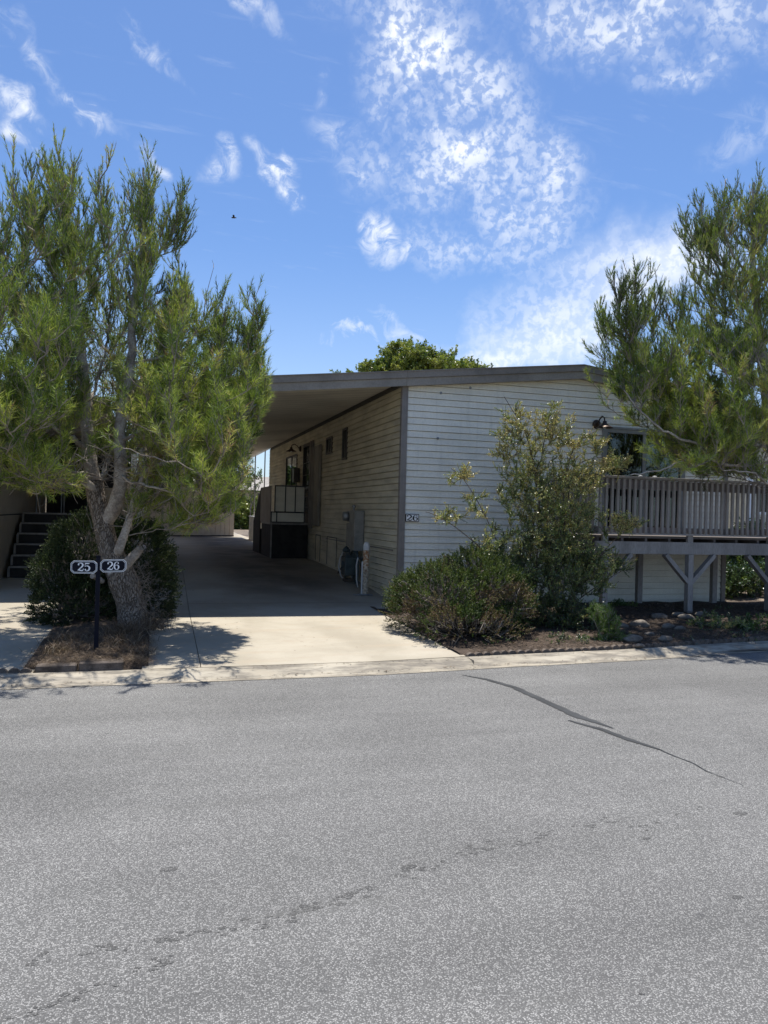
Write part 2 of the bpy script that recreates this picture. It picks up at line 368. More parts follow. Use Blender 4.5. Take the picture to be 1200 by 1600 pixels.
M['juniper_dark'] = ramp_mat('juniper_dark', [(0, (.012, .022, .009)), (.45, (.035, .055, .018)), (.85, (.12, .145, .04)), (1, (.17, .15, .06))], trans=.1)
M['leaf'] = ramp_mat('leaf', [(0, (.025, .05, .016)), (.35, (.075, .13, .032)), (.6, (.24, .31, .07)), (.85, (.54, .52, .18)), (1, (.58, .46, .19))], rough=.33, spec=.8, trans=.12)
M['leaf_green'] = ramp_mat('leaf_green', [(0, (.04, .07, .018)), (.5, (.13, .18, .035)), (1, (.30, .31, .08))], rough=.4, spec=.5)
M['fern'] = ramp_mat('fern', [(0, (.03, .07, .015)), (.5, (.08, .15, .03)), (1, (.18, .24, .06))])
M['straw'] = ramp_mat('straw', [(0, (.04, .028, .019)), (.5, (.12, .08, .053)), (1, (.32, .25, .17))], trans=.1)
M['twig'] = pmat('twig', (.28, .24, .20), .85, .2, 8)
M['twig_dark'] = pmat('twig_dark', (.12, .09, .065), .85, .2, 8)
M['twig_pale'] = pmat('twig_pale', (.30, .26, .22), .85, .2, 8)

def bark_mat(name, light, dark, sc=(1, 1, .28), vs=34):
    m = bpy.data.materials.new(name); m.use_nodes = True; nt = m.node_tree; b = nt.nodes['Principled BSDF']
    p = nn(nt, 'ShaderNodeTexCoord').outputs['Object']
    wn_ = nn(nt, 'ShaderNodeTexNoise'); wn_.inputs['Scale'].default_value = 9; nt.links.new(p, wn_.inputs['Vector'])
    ws = vmath(nt, 'SCALE', wn_.outputs['Color']); ws.node.inputs['Scale'].default_value = .09
    v = tmap(nt, vmath(nt, 'ADD', p, ws), sc=sc)
    vo = nn(nt, 'ShaderNodeTexVoronoi'); vo.feature = 'DISTANCE_TO_EDGE'; vo.inputs['Scale'].default_value = vs; nt.links.new(v, vo.inputs['Vector'])
    f = mrange(nt, vo.outputs['Distance'], .0, .20)
    c = mixc(nt, f, dark, light); c = mixc(nt, mrange(nt, tnoise(nt, p, 6, 5, .6), .4, .7, 0, .5), c, tuple(x*.6 for x in light))
    nt.links.new(c, b.inputs['Base Color']); b.inputs['Roughness'].default_value = .95; b.inputs['Specular IOR Level'].default_value = .15
    bn = nn(nt, 'ShaderNodeBump'); bn.inputs['Distance'].default_value = .012; nt.links.new(f, bn.inputs['Height']); nt.links.new(bn.outputs[0], b.inputs['Normal'])
    return m
M['bark'] = bark_mat('bark', (.33, .28, .23), (.10, .075, .055), (1, 1, .20), 52)
M['limb'] = pmat('limb', (.40, .36, .31), .9, .2, 7, .22, 55, .006, 45, col2=(.22, .18, .145))

# ---------------------------------------------------------------- ground
GY = [-40, -4.2, 0, 1.5, 3.4, 7, 27, 60, 400]; GZ = [-.10, -.10, -.02, .10, .20, .26, .34, .4, .6]
def g(y): return float(np.interp(y, GY, GZ))
def edge(x): return float(np.interp(x, [-60, -5, -1.5, 0, 1.5, 3.5, 12, 60], [-4.4, -4.2, -4.17, -4.02, -3.92, -3.66, -2.9, -2.0]))
XS = sorted(set(np.round(np.concatenate([np.linspace(-60, -8, 9), np.linspace(-8, 8, 65), np.linspace(8, 60, 9)]), 3)))
b = MB()
for x0, x1 in zip(XS[:-1], XS[1:]): b.add([(x0, edge(x0)+.03, -.15), (x0, -13, -.15), (x1, -13, -.15), (x1, edge(x1)+.03, -.15)], [(0, 1, 2, 3)])
b.build('road', M['asphalt'], kind='structure')
b = MB(); PR = [(0, -.146), (.11, -.150), (.15, -.138), (.24, -.108), (.33, -.094), (.37, -.092), (.37, -.25)]
for x0, x1 in zip(XS[:-1], XS[1:]):
    for (d0, z0), (d1, z1) in zip(PR[:-1], PR[1:]):
        b.add([(x0, edge(x0)+d0, z0), (x1, edge(x1)+d0, z0), (x1, edge(x1)+d1, z1), (x0, edge(x0)+d1, z1)], [(0, 1, 2, 3)], smooth=True)
b.build('curb', M['curb_concrete'], kind='structure')
b = MB(); YS = [-4.35, -3.6, -2, 0, .75, 1.5, 2.4, 3.4, 5, 7, 12, 20, 27, 60, 400]
YS = [y for y in YS if y > -4]; YS = [None]+YS
def gp(x, y): return (x, edge(x)+.37 if y is None else y, (g(edge(x)+.37) if y is None else g(y))-.05)
GX = XS[:]; GX[0] = -200; GX[-1] = 200
for y0, y1 in zip(YS[:-1], YS[1:]):
    if y1 is not None and y1 < -3: continue
    for x0, x1 in zip(GX[:-1], GX[1:]): b.add([gp(x0, y0), gp(x1, y0), gp(x1, y1), gp(x0, y1)], [(0, 1, 2, 3)])
b.add([(-200, -60, -.12), (200, -60, -.12), (200, -12.99, -.12), (-200, -12.99, -.12)], [(0, 1, 2, 3)])
b.build('ground', M['terrain'], kind='structure')
def slab(name, xl, xr, y0, y1, z=0., front_follow=False, mat='concrete', joints=()):
    """concrete laid as panels with open joints; xl/xr may be functions of y"""
    b = MB(); fx = lambda q, y: q(y) if callable(q) else q
    cuts = [y0]+list(joints)+[y1]
    for a, c in zip(cuts[:-1], cuts[1:]):
        n = max(1, int((c-a)/.25)) if c < 8 else max(1, int((c-a)/2)); ys = np.linspace(a+.006, c-.006, n+1)
        for p, q in zip(ys[:-1], ys[1:]):
            m = 10
            for i in range(m):
                P = []
                for (yy, t) in ((p, i/m), (p, (i+1)/m), (q, (i+1)/m), (q, i/m)):
                    x = fx(xl, yy)*(1-t)+fx(xr, yy)*t
                    Y = max(yy, edge(x)+.386) if front_follow else yy
                    P.append((x, Y, g(Y)+z))
                b.add(P, [(0, 1, 2, 3)], smooth=True)
        for X in (xl, xr):
            for p, q in zip(ys[:-1], ys[1:]):
                b.add([(fx(X, p), p, g(p)+z), (fx(X, q), q, g(q)+z), (fx(X, q), q, g(q)-.12), (fx(X, p), p, g(p)-.12)], [(0, 1, 2, 3)])
    return b.build(name, M[mat], kind='structure')
bedL = lambda y: -3.62+.02*y; bedRx = lambda y: .0 if y > 0 else (-.42*min(1, -y/3.6))
seam = lambda y: -3.12+.012*y
slab('driveway', lambda y: seam(y)+.004, bedRx, -3.90, 27, front_follow=True, joints=(.35, 5.2, 11.5, 18.0))
slab('driveway_strip', bedL, lambda y: seam(y)-.004, -3.90, 27, front_follow=True, joints=(3.2, 9.0, 18.0))
slab('neighbour_driveway', -60, lambda y: -4.62-.25*max(0, y+1.5)/2, -3.90, 2.8, front_follow=True, joints=(-.6,))
slab('neighbour_path', -5.95, -3.62, 4.2, 27)
slab('right_path', 6.9, 60, 4.0, 30)
# planting beds
def bed(name, x0, x1, ytop, hill, label=None):
    nx, ny = 90, 50; V = []
    for j in range(ny+1):
        for i in range(nx+1):
            x = x0+(x1-x0)*i/nx; yf = edge(x)+.40; y = yf+(ytop-yf)*j/ny
            n = mnoise.noise(Vector((x*2.2, y*2.2, 0)))*.035+mnoise.noise(Vector((x*9, y*9, 3)))*.012
            V.append((x, y-(.06 if j == 0 else 0), g(y)-.14 if j == 0 else g(y)+.012+n*.8+hill(x, y)))
    Fc = [(j*(nx+1)+i, j*(nx+1)+i+1, (j+1)*(nx+1)+i+1, (j+1)*(nx+1)+i) for j in range(ny) for i in range(nx)]
    return arr_mesh(name, V, Fc, M['soil'], smooth=True, kind='structure')
hr = lambda x, y: .11*math.exp(-((y+1.3)/1.1)**2)*min(1, max(0, (x-.1)/1.2))
bed('planting_bed', -.46, 14, -.02, hr)
hl = lambda x, y: .06*math.exp(-((x+4.1)/.45)**2)
bed('tree_bed', -4.72, -3.64, 3.9, hl)
hz = lambda x, y: g(y)+.02+(hr(x, y) if x > -1 else hl(x, y))

# crack filler and cracks on the road
def strip(pts, wid, name, mat, z=-.146, jit=.0):
    P = np.array([at(px, py, 0) for px, py in pts]); Q = []
    for px, py in pts:
        d = fw+rt*(px-600)/F-up*(py-800)/F; t = (z-CAM[2])/d[2]; Q.append(CAM+d*t)
    Q = np.array(Q); s = np.concatenate([[0], np.cumsum(np.linalg.norm(np.diff(Q, axis=0), axis=1))]); n = int(s[-1]/.03)+2
    u_ = np.linspace(0, s[-1], n); C = np.stack([np.interp(u_, s, Q[:, i]) for i in range(3)], 1)
    W = np.interp(u_, s, wid)/2
    C[:, 0] += [mnoise.noise(Vector((q*3, 0, 1)))*jit for q in u_]; C[:, 1] += [mnoise.noise(Vector((q*3, 5, 1)))*jit for q in u_]
    T = np.gradient(C, axis=0); N = np.stack([-T[:, 1], T[:, 0], 0*T[:, 0]], 1); N /= np.linalg.norm(N, axis=1)[:, None]
    Wa = W*(1+.34*np.array([mnoise.noise(Vector((q*14, 1, 1)))+.7*mnoise.noise(Vector((q*40, 1, 1))) for q in u_])); Wb = W*(1+.34*np.array([mnoise.noise(Vector((q*14, 9, 1)))+.7*mnoise.noise(Vector((q*40, 9, 1))) for q in u_]))
    b = MB(); vs = list(C+N*Wa[:, None])+list(C-N*Wb[:, None]); m = len(C)
    b.add(vs, [(i, i+1, m+i+1, m+i) for i in range(m-1)]); return b.build(name, M[mat], kind='structure')
strip([(722, 1054), (760, 1061), (805, 1074), (855, 1097), (905, 1120), (960, 1138)], [.012, .05, .07, .075, .085, .012], 'crack_filler', 'tar', jit=.02)
strip([(888, 1125), (940, 1139), (985, 1156), (1030, 1170)], [.02, .05, .055, .02], 'crack_filler', 'tar', jit=.02)
strip([(1030, 1170), (1060, 1182), (1085, 1193), (1110, 1206), (1160, 1226)], [.014, .010, .009, .008, .004], 'crack', 'tar', jit=.05)
def blot(px, py, rx, ry, k):
    d = fw+rt*(px-600)/F-up*(py-800)/F; t = (-.1494-CAM[2])/d[2]; c = CAM+d*t; b = MB(); n = 14
    vs = [(c[0]+rx*math.cos(2*PI*i/n)*(1+.5*mnoise.noise(Vector((i*1.7, k, 0)))), c[1]+ry*math.sin(2*PI*i/n)*(1+.5*mnoise.noise(Vector((i*1.7, k, 4)))), c[2]) for i in range(n)]
    return vs, [tuple(range(n))]
b = MB(); k = 0
for (x0, y0, x1, y1, n, s) in [(720, 1334, 960, 1280, 46, .022), (600, 1370, 690, 1352, 14, .02), (455, 1428, 575, 1388, 30, .028), (60, 1500, 470, 1430, 46, .022), (960, 1300, 1100, 1262, 12, .016), (0, 1600, 260, 1500, 30, .02), (640, 1375, 720, 1330, 5, .02)]:
    for i in range(n):
        t = random.random(); k += 1
        vs, fs = blot(x0+(x1-x0)*t+random.gauss(0, 6), y0+(y1-y0)*t+random.gauss(0, 4.5), s*random.uniform(.3, 1.0), s*random.uniform(.2, .5), k)
        b.add([(v[0], v[1], v[2]+.000004*k) for v in vs], fs)
for (px, py, s) in [(1157, 1271, .035), (265, 1358, .03), (1010, 1310, .018), (1152, 1402, .022), (1003, 1552, .010), (640, 1354, .03)]:
    k += 1; vs, fs = blot(px, py, s*1.2, s*.7, k); b.add([(v[0], v[1], v[2]+.000004*k) for v in vs], fs)
b.build('road_stain', M['asphalt_stain'], kind='structure')

# ---------------------------------------------------------------- mobile home
W_, L_, RX = 5.98, 14.2, 3.02
COURSE = .1016
def clap(o, ux, nrm, length, z0, top, holes=(), mat=None, z_extra=None, step=.5, prot=.014, groove=.0085):
    """lapped siding on a wall: o = corner, ux = direction along, nrm = outward; top(t) height; holes (t0,t1,z0,z1)"""
    b = MB(); o = np.array(o, float); ux = np.array(ux, float); nrm = np.array(nrm, float)
    cuts = sorted(set([0, length]+[h[0] for h in holes]+[h[1] for h in holes]+list(np.arange(step, length, step))))
    zmax = max(top(0), top(length), top(length/2)); k = 0; z = z0
    while z < zmax:
        zt = z+COURSE
        for t0, t1 in zip(cuts[:-1], cuts[1:]):
            tm = (t0+t1)/2; segs = [(z, zt)]
            for h in holes:
                if h[0]-1e-6 <= tm <= h[1]+1e-6:
                    ns = []
                    for a, c in segs:
                        if h[2] > a: ns.append((a, min(c, h[2])))
                        if h[3] < c: ns.append((max(a, h[3]), c))
                    segs = [q for q in ns if q[1]-q[0] > .004]
            T0, T1 = top(t0), top(t1)
            for a, c in segs:
                if a >= max(T0, T1)-.002: continue
                pr = lambda q: nrm*prot*(zt-q)/COURSE
                c0, c1 = min(c, T0), min(c, T1); c0 = max(c0, a); c1 = max(c1, a)
                A = o+ux*t0; B = o+ux*t1; Z = np.array((0, 0, 1.))
                a_ = a+groove if a == z else a
                if c1 <= a_+.002: continue
                b.add([A+Z*a_+pr(a_), B+Z*a_+pr(a_), B+Z*max(c1, a_)+pr(c1), A+Z*max(c0, a_)+pr(c0)], [(0, 1, 2, 3)])
                if a == z:
                    b.add([A+Z*a_-nrm*.034, B+Z*a_-nrm*.034, B+Z*a_+pr(a_), A+Z*a_+pr(a_)], [(0, 1, 2, 3)])
                    b.add([A+Z*(a-.002)-nrm*.034, B+Z*(a-.002)-nrm*.034, B+Z*a_-nrm*.034, A+Z*a_-nrm*.034], [(0, 1, 2, 3)])
                    b.add([A+Z*a-nrm*.034, B+Z*a-nrm*.034, B+Z*a, A+Z*a], [(3, 2, 1, 0)])
        z = zt; k += 1
    return b
home = thing('mobile_home', (0, 0, 0), 'long pale mobile home with low gabled roof and horizontal siding behind the bushes', 'house')
roofz = lambda x: 3.572+.112*min(x, 2*RX-x)           # top of roof edge
walltop = lambda x: roofz(x)-.19
DG = (3.53, 5.06, 1.18, 2.91)                          # sliding door opening (x0,x1,z0,z1)
NW = (5.35, 5.85, 1.5, 2.6)
b = clap((0, 0, 0), (1, 0, 0), (0, -1, 0), W_, -.06, walltop, [DG]); b.build('front_wall', M['siding_front'], home)
WIN = [(3.50, 3.88, 2.45, 3.08), (4.82, 5.40, 2.66, 3.03), (9.0, 10.75, 1.88, 2.93)]
SDOOR = (7.15, 8.05, 1.10, 3.09)
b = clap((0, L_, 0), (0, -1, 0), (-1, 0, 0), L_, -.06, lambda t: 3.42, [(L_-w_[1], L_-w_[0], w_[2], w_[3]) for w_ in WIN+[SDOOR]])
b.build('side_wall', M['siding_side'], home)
b = MB()  # inner shell that closes the house behind the siding
b.box(.045, .12, .12, L_-.101, -.1, 3.40); b.box(W_-.12, W_-.045, .12, L_-.101, -.1, 3.40); b.box(.045, W_-.045, L_-.1, L_-.008, -.1, 3.4)
b.box(.05, 3.50, .045, .10, -.1, 3.44); b.box(5.09, W_-.05, .045, .10, -.1, 3.44); b.box(3.501, 5.089, .046, .10, -.1, 1.16); b.box(3.501, 5.089, .046, .10, 2.93, 3.44)
b.box(2.4, 5.9, 1.6, 1.66, .4, 3.3); b.box(.13, 5.85, .11, 1.59, 1.02, 1.10)
b.build('inner_wall', M['dark'], home)
b = clap((W_, 0, 0), (0, 1, 0), (1, 0, 0), L_, -.06, lambda t: 3.42); b.build('side_wall', M['siding_front'], home)
b = MB(); b.box(-.035, .02, -.035, .05, -.06, 3.40, b=.004); b.box(.0201, .062, -.033, -.014, -.06, 3.40); b.build('corner_trim', M['trim'], home)
b = MB(); b.box(W_-.06, W_+.03, -.035, .05, -.06, 3.42, b=.004); b.build('corner_trim', M['trim'], home)
b = MB(); b.box(-.024, -.0145, .3, 5.2, .815, .835); b.build('skirt_trim', M['trim'], home)
# roof with gable
OV = .12
b = MB()
def roofline(x, t): return roofz(x)+t
for x0, x1 in ((.0, RX), (RX, 2*RX)):
    b.add([(x0, -OV, roofz(x0)-.02), (x1, -OV, roofz(x1)-.02), (x1, L_+.2, roofz(x1)-.02), (x0, L_+.2, roofz(x0)-.02)], [(0, 1, 2, 3)])
    b.add([(x0, -OV, roofz(x0)-.16), (x1, -OV, roofz(x1)-.16), (x1, L_+.2, roofz(x1)-.16), (x0, L_+.2, roofz(x0)-.16)], [(3, 2, 1, 0)])
b.build('roof', M['roof'], home)
def fascia(x0, x1, parent, y=-OV):
    for nm, za, zb, yy, th, mt in (('upper_fascia', -.105, 0, y-.035, .04, 'fascia'), ('lower_fascia', -.225, -.108, y-.012, .02, 'fascia_low')):
        b = MB(); b.prism([(x0, yy, roofz(x0)+za), (x1, yy, roofz(x1)+za), (x1, yy, roofz(x1)+zb), (x0, yy, roofz(x0)+zb)], (0, th, 0))
        if nm == 'upper_fascia': b.prism([(x0, yy-.012, roofz(x0)-.012), (x1, yy-.012, roofz(x1)-.012), (x1, yy-.012, roofz(x1)+.004), (x0, yy-.012, roofz(x0)+.004)], (0, .06, 0))
        b.build(nm, M[mt], parent)
fascia(0, RX, home); fascia(RX, 2*RX+.12, home)
b = MB()
for x0, x1 in ((-.02, RX), (RX, 2*RX)):
    b.prism([(x0, -OV+.0085, walltop(x0)-.03), (x1, -OV+.0085, walltop(x1)-.03), (x1, -OV+.0085, walltop(x1)-.01), (x0, -OV+.0085, walltop(x0)-.01)], (0, OV-.01, 0))
b.build('soffit', M['trim'], home)
# side windows
for i, (y0, y1, z0, z1) in enumerate(WIN):
    b = MB(); t = .035
    b.box(-.03, .03, y0, y1, z0, z0+t); b.box(-.03, .03, y0, y1, z1-t, z1); b.box(-.03, .03, y0, y0+t, z0+t, z1-t); b.box(-.03, .03, y1-t, y1, z0+t, z1-t)
    ym = (y0+y1)/2; b.box(-.02, .02, ym-.015, ym+.015, z0+t, z1-t)
    fr = b.build('window', M['winframe'], home)
    MB().box(-.006, -.002, y0+t, y1-t, z0+t, z1-t).build('pane', M['glass'], fr)
# screen door with frame, and the open panel beside it
dr = MB(); y0, y1, z0, z1 = SDOOR
dr.box(-.04, .02, y0, y0+.06, z0, z1); dr.box(-.04, .02, y1-.06, y1, z0, z1); dr.box(-.04, .02, y0+.06, y1-.06, z1-.08, z1); dr.box(-.04, .02, y0+.06, y1-.06, z0, z0+.25)
dr.box(-.035, .0, y0+.06, y1-.06, 1.95, 2.0)
for q in np.arange(y0+.15, y1-.08, .11): dr.box(-.030, -.018, q, q+.012, z0+.25, z1-.08)
for q in (1.5, 1.75, 2.3, 2.6): dr.box(-.032, -.020, y0+.06, y1-.06, q, q+.015)
dr = dr.build('security_door', M['black_metal'], home)
MB().box(-.002, .01, y0+.06, y1-.06, z0+.25, z1-.08).build('pane', M['glass'], dr)
MB().box(-.075, -.041, y0+.07, y0+.1, 2.05, 2.15).build('handle', M['steel'], dr)
b = MB(); b.box(-.07, -.02, 5.85, 6.55, 1.08, 2.93, b=.006); b.box(-.085, -.071, 5.87, 5.95, 1.1, 2.9); b.box(-.085, -.071, 6.45, 6.53, 1.1, 2.9); b.build('shutter_panel', pmat('shutter_paint', (.26, .24, .20), .6, .1, 3), home)
b = MB(); b.box(-.06, -.02, 6.72, 6.80, 1.0, 3.1); b.box(-.06, -.02, 6.98, 7.06, 1.0, 3.1); b.build('door_trim', M['trim'], home)
# skirt hatches
for (y0, y1) in ((4.13, 5.03), (5.75, 6.25)):
    b = MB(); b.box(-.022, -.014, y0, y1, .28, .88); f = .02
    hb = b.build('skirt_hatch', M['siding_side'], home)
    b = MB(); b.box(-.03, -.0225, y0, y0+f, .28, .88); b.box(-.03, -.0225, y1-f, y1, .28, .88); b.box(-.03, -.0225, y0+f, y1-f, .86, .88); b.build('hatch_frame', M['black_metal'], hb)
# sliding door with vertical blinds on the front
x0, x1, z0, z1 = DG; b = MB(); t = .06
b.box(x0-.05, x0+t-.02, -.035, .02, z0, z1); b.box(x1-t+.02, x1+.05, -.035, .02, z0, z1); b.box(x0+t-.02, x1-t+.02, -.035, .02, z1-.06, z1); b.box(x0+t-.02, x1-t+.02, -.035, .02, z0, z0+.07)
b.box((x0+x1)/2-.03, (x0+x1)/2+.03, -.025, .01, z0+.07, z1-.06); b.box(x0-.05, x1+.05, -.045, -.0, z1+.002, z1+.035)
sdoor = b.build('sliding_door', M['doorframe'], home)
MB().box(x0+.04, x1-.04, -.006, -.002, z0+.07, z1-.06).build('pane', M['glass'], sdoor)
b = MB()
for i, q in enumerate(np.arange(x0+.05, x1-.05, .078)):
    a = R(38+6*math.sin(i*2.3)); c = np.array((q+.03, .10, 0)); d = np.array((math.cos(a), math.sin(a), 0))*.042
    b.add([c-d+np.array((0, 0, z0+.1)), c+d+np.array((0, 0, z0+.1)), c+d+np.array((0, 0, z1-.07)), c-d+np.array((0, 0, z1-.07))], [(0, 1, 2, 3)])
b.build('vertical_blind', M['blind'], sdoor)
# small marks on the siding
b = MB()
for px, py in ((689, 614), (684, 685), (735, 606)):
    p = at(px, py, -.016); b = MB(); b.lathe(p, [(0, -.002), (.018, -.002), (.022, .0), (.018, .003)], 10, 'y')
    b.build('wall_patch', M['steel'], home)

# ---------------------------------------------------------------- carport
cp = thing('carport', (-2, 5, 0), 'flat pale carport roof with brown fascia over the shaded driveway', 'carport')
CX = -4.0
b = MB()                                                # pan roof: ribs run from the house outwards
y = -OV+.02
while y < 19.9:
    for (a, c, dz) in ((y, y+.27, 0), (y+.27, y+.285, .02), (y+.285, y+.30, .02)):
        z0_, z1_ = roofz(CX)-.14+dz, roofz(-.006)-.14+dz
        b.add([(CX, a, z0_), (-.006, a, z1_), (-.006, c, z1_), (CX, c, z0_)], [(0, 1, 2, 3)])
    y += .30
b.build('ceiling_panel', M['soffit'], cp)
b = MB(); b.prism([(CX, -OV, roofz(CX)-.06), (-.004, -OV, roofz(0)-.06), (-.004, -OV, roofz(0)-.02), (CX, -OV, roofz(CX)-.02)], (0, 20.2, 0)); b.build('roof_panel', M['roof'], cp)
fascia(CX, -.003, cp)
b = MB(); b.box(CX-.04, CX-.005, -OV-.03, 20.05, roofz(CX)-.22, roofz(CX)); b.build('side_gutter', M['fascia'], cp)
b = MB(); b.box(-.05, -.016, -.03, 13.7, 3.36, 3.425); b.build('wall_hanger', M['black_metal'], cp)
for yy in (.25, 4.6, 9.0, 13.4, 17.8):
    b = MB(); b.box(CX+.05, CX+.13, yy-.04, yy+.04, g(yy), roofz(CX)-.15, b=.005); b.build('post', M['white'], cp)

# ---------------------------------------------------------------- side porch
po = thing('side_porch', (-.5, 7.8, g(7.8)), 'raised entry landing with panelled railing against the shaded side wall', 'porch')
fl = 1.12
b = MB(); b.box(-.95, -.03, 7.2, 8.9, fl-.05, fl); b.build('landing', M['stair_edge'], po)
b = MB(); b.box(-.93, -.03, 7.22, 8.88, g(7.2)-.05, fl-.052); b.build('skirt', M['stair_dark'], po)
b = MB(); b.box(-.935, -.905, 7.165, 7.195, g(7.2), fl); b.build('post', M['stair_edge'], po)
for i, (z0, z1, xs) in enumerate(((1.385, 1.985, (-.85, -.60, -.36, -.13)), (1.14, 1.355, (-.93, -.80, -.13)))):
    b = MB(); b.box(xs[0]-.012, -.12, 7.168, 7.192, z1, z1+.028); b.box(xs[0]-.012, -.12, 7.168, 7.192, z0-.028, z0)
    for x in xs: b.box(x-.012, x+.012, 7.17, 7.19, z0, z1)
    b.build('rail_frame', M['winframe'], po)
    if 1:
        b = clap((xs[0], 7.21, 0), (1, 0, 0), (0, -1, 0), -xs[0]-.14, z0, lambda t, z1=z1: z1); b.box(xs[0], -.14, 7.212, 7.22, z0, z1); b.build('siding_panel', M['siding_front'], po)
b = MB(); b.box(-.965, -.94, 7.16, 8.9, 1.12, 1.99); b.build('side_panel', M['trim'], po)
for k in range(5):
    zt = fl-.05-.18*k-.15; y = 8.92+.28*k
    if zt < g(y): break
    b = MB(); b.box(-.93, -.05, y, y+.29, g(y)-.03, zt); b.build('step', M['stair_dark'], po)
b = MB(); b.prism([(-.965, 8.92, 1.99), (-.965, 8.92, .3), (-.965, 10.3, .26), (-.965, 10.3, 1.1)], (.02, 0, 0)); b.build('stair_side', M['stair_dark'], po)
# little white lantern on the porch
lt = thing('porch_light_globe', (-.45, 8.6, fl), 'small white globe on a dark stand at the porch window', 'garden ornament')
b = MB(); b.tube([(-.45, 8.6, fl), (-.45, 8.6, 1.96)], .018); b.lathe((-.45, 8.6, fl), [(.0, 0), (.1, 0), (.1, .02), (.0, .025)]); b.build('stand', M['black_metal'], lt)
b = MB(); b.lathe((-.45, 8.6, 2.02), [(.001, -.065), (.045, -.05), (.065, 0), (.045, .05), (.001, .065)], 14); b.build('globe', M['white'], lt)

# ---------------------------------------------------------------- barn wall lamps
def lamp(loc, d, label):
    t = thing('wall_lamp', loc, label, 'lamp', 'wall lamps on the mobile home'); L = np.array(loc, float); d = np.array(d, float)
    ax = 'x' if abs(d[0]) > .5 else 'y'; s = -1
    b = MB(); b.lathe(L, [(.001, 0), (.075, 0), (.075, s*.02), (.05, s*.045), (.001, s*.05)], 18, ax); b.build('back_plate', M['bronze'], t)
    P = [L+d*.04, L+d*.10+np.array((0, 0, .075)), L+d*.17+np.array((0, 0, .115)), L+d*.235+np.array((0, 0, .085)), L+d*.25+np.array((0, 0, .02))]
    Q = []; 
    for i in range(len(P)-1):
        for k in range(4): Q.append(P[i]+(P[i+1]-P[i])*k/4)
    Q.append(P[-1]); b = MB(); b.tube(Q, .011); b.build('arm', M['bronze'], t)
    c = L+d*.25; b = MB(); b.lathe(c, [(.001, .03), (.03, .028), (.034, -.005), (.045, -.02), (.075, -.045), (.135, -.075), (.138, -.082), (.13, -.08), (.07, -.052), (.04, -.03)], 24); b.build('shade', M['bronze'], t)
    b = MB(); b.lathe(c, [(.001, -.035), (.02, -.04), (.03, -.065), (.022, -.088), (.001, -.095)], 12); b.build('bulb', M['white'], t)
lamp((3.36, -.016, 2.97), (0, -1, 0), 'bronze barn lamp beside the sliding door above the deck')
lamp((-.016, 8.5, 3.02), (-1, 0, 0), 'dark barn lamp by the shaded side door under the carport')
b = MB(); b.box(-.17, -.02, 8.56, 8.82, 2.15, 2.5, b=.006)
t = thing('mailbox', (-.1, 8.7, 2.3), 'small dark wall box between the side window and side door', 'mailbox'); b.build('box', M['winframe'], t)
MB().box(-.185, -.02, 8.54, 8.84, 2.502, 2.52).build('lid', M['winframe'], t)

# ---------------------------------------------------------------- digits
D2 = dict(
 two=[([(-.30, .28), (-.27, .42), (-.10, .50), (.10, .48), (.24, .36), (.26, .20), (.16, .04), (-.02, -.14), (-.20, -.30), (-.33, -.42)], [.07, .07, .09, .14, .19, .20, .17, .12, .09, .07]),
      ([(-.34, -.44), (-.18, -.38), (.02, -.43), (.20, -.46), (.30, -.36), (.34, -.18)], [.05, .14, .16, .14, .09, .05])],
 five=[([(-.24, .46), (-.10, .46), (.10, .45), (.26, .49)], [.14, .14, .13, .05]), ([(-.25, .50), (-.26, .30), (-.28, .06)], [.06, .06, .06]),
       ([(-.28, .05), (-.12, .15), (.06, .14), (.22, .02), (.27, -.16), (.20, -.36), (.02, -.48), (-.16, -.47), (-.28, -.34)], [.05, .06, .12, .19, .21, .18, .10, .07, .07])],
 six=[([(.26, .34), (.14, .48), (-.04, .48), (-.20, .32), (-.27, .06), (-.27, -.16), (-.18, -.38), (.0, -.49), (.18, -.40), (.26, -.18), (.20, .02), (.04, .11), (-.12, .04), (-.24, -.10)],
       [.06, .06, .08, .14, .20, .21, .16, .07, .12, .19, .15, .06, .06, .05])])
def digit(b, kind, c, ux, uz, nrm, h, mi=0):
    c = np.array(c, float); ux = np.array(ux, float); uz = np.array(uz, float); nrm = np.array(nrm, float); k = 0
    def disc(p, r, e):
        vs = [c+h*(ux*(p[0]+r*math.cos(a))+uz*(p[1]+r*math.sin(a)))+nrm*e for a in np.linspace(0, 2*PI, 13)[:-1]]; b.add(vs, [tuple(range(12))], mi=mi)
    for pts, ws in D2[kind]:
        P = np.array(pts); s = np.arange(len(P)); q = np.linspace(0, len(P)-1, 4*len(P))
        # smooth sampling (Catmull-Rom)
        S = []
        for u in q:
            i = min(int(u), len(P)-2); f = u-i; p0 = P[max(i-1, 0)]; p1 = P[i]; p2 = P[i+1]; p3 = P[min(i+2, len(P)-1)]
            S.append(.5*((2*p1)+(p2-p0)*f+(2*p0-5*p1+4*p2-p3)*f*f+(3*p1-p0-3*p2+p3)*f**3))
        S = np.array(S); Wd = np.interp(q, s, ws)/2; T = np.gradient(S, axis=0); N = np.stack([-T[:, 1], T[:, 0]], 1); N /= np.linalg.norm(N, axis=1)[:, None]+1e-9
        k += 1; e = .0004*k
        A = S+N*Wd[:, None]; B = S-N*Wd[:, None]; m = len(S)
        vs = [c+h*(ux*p[0]+uz*p[1])+nrm*e for p in list(A)+list(B)]
        b.add(vs, [(i, i+1, m+i+1, m+i) for i in range(m-1)], mi=mi)
    if kind == 'two': disc((-.24, .30), .095, .0016)
    if kind == 'five': disc((-.22, -.31), .09, .0016)
    if kind == 'six': disc((.20, .33), .08, .0016)
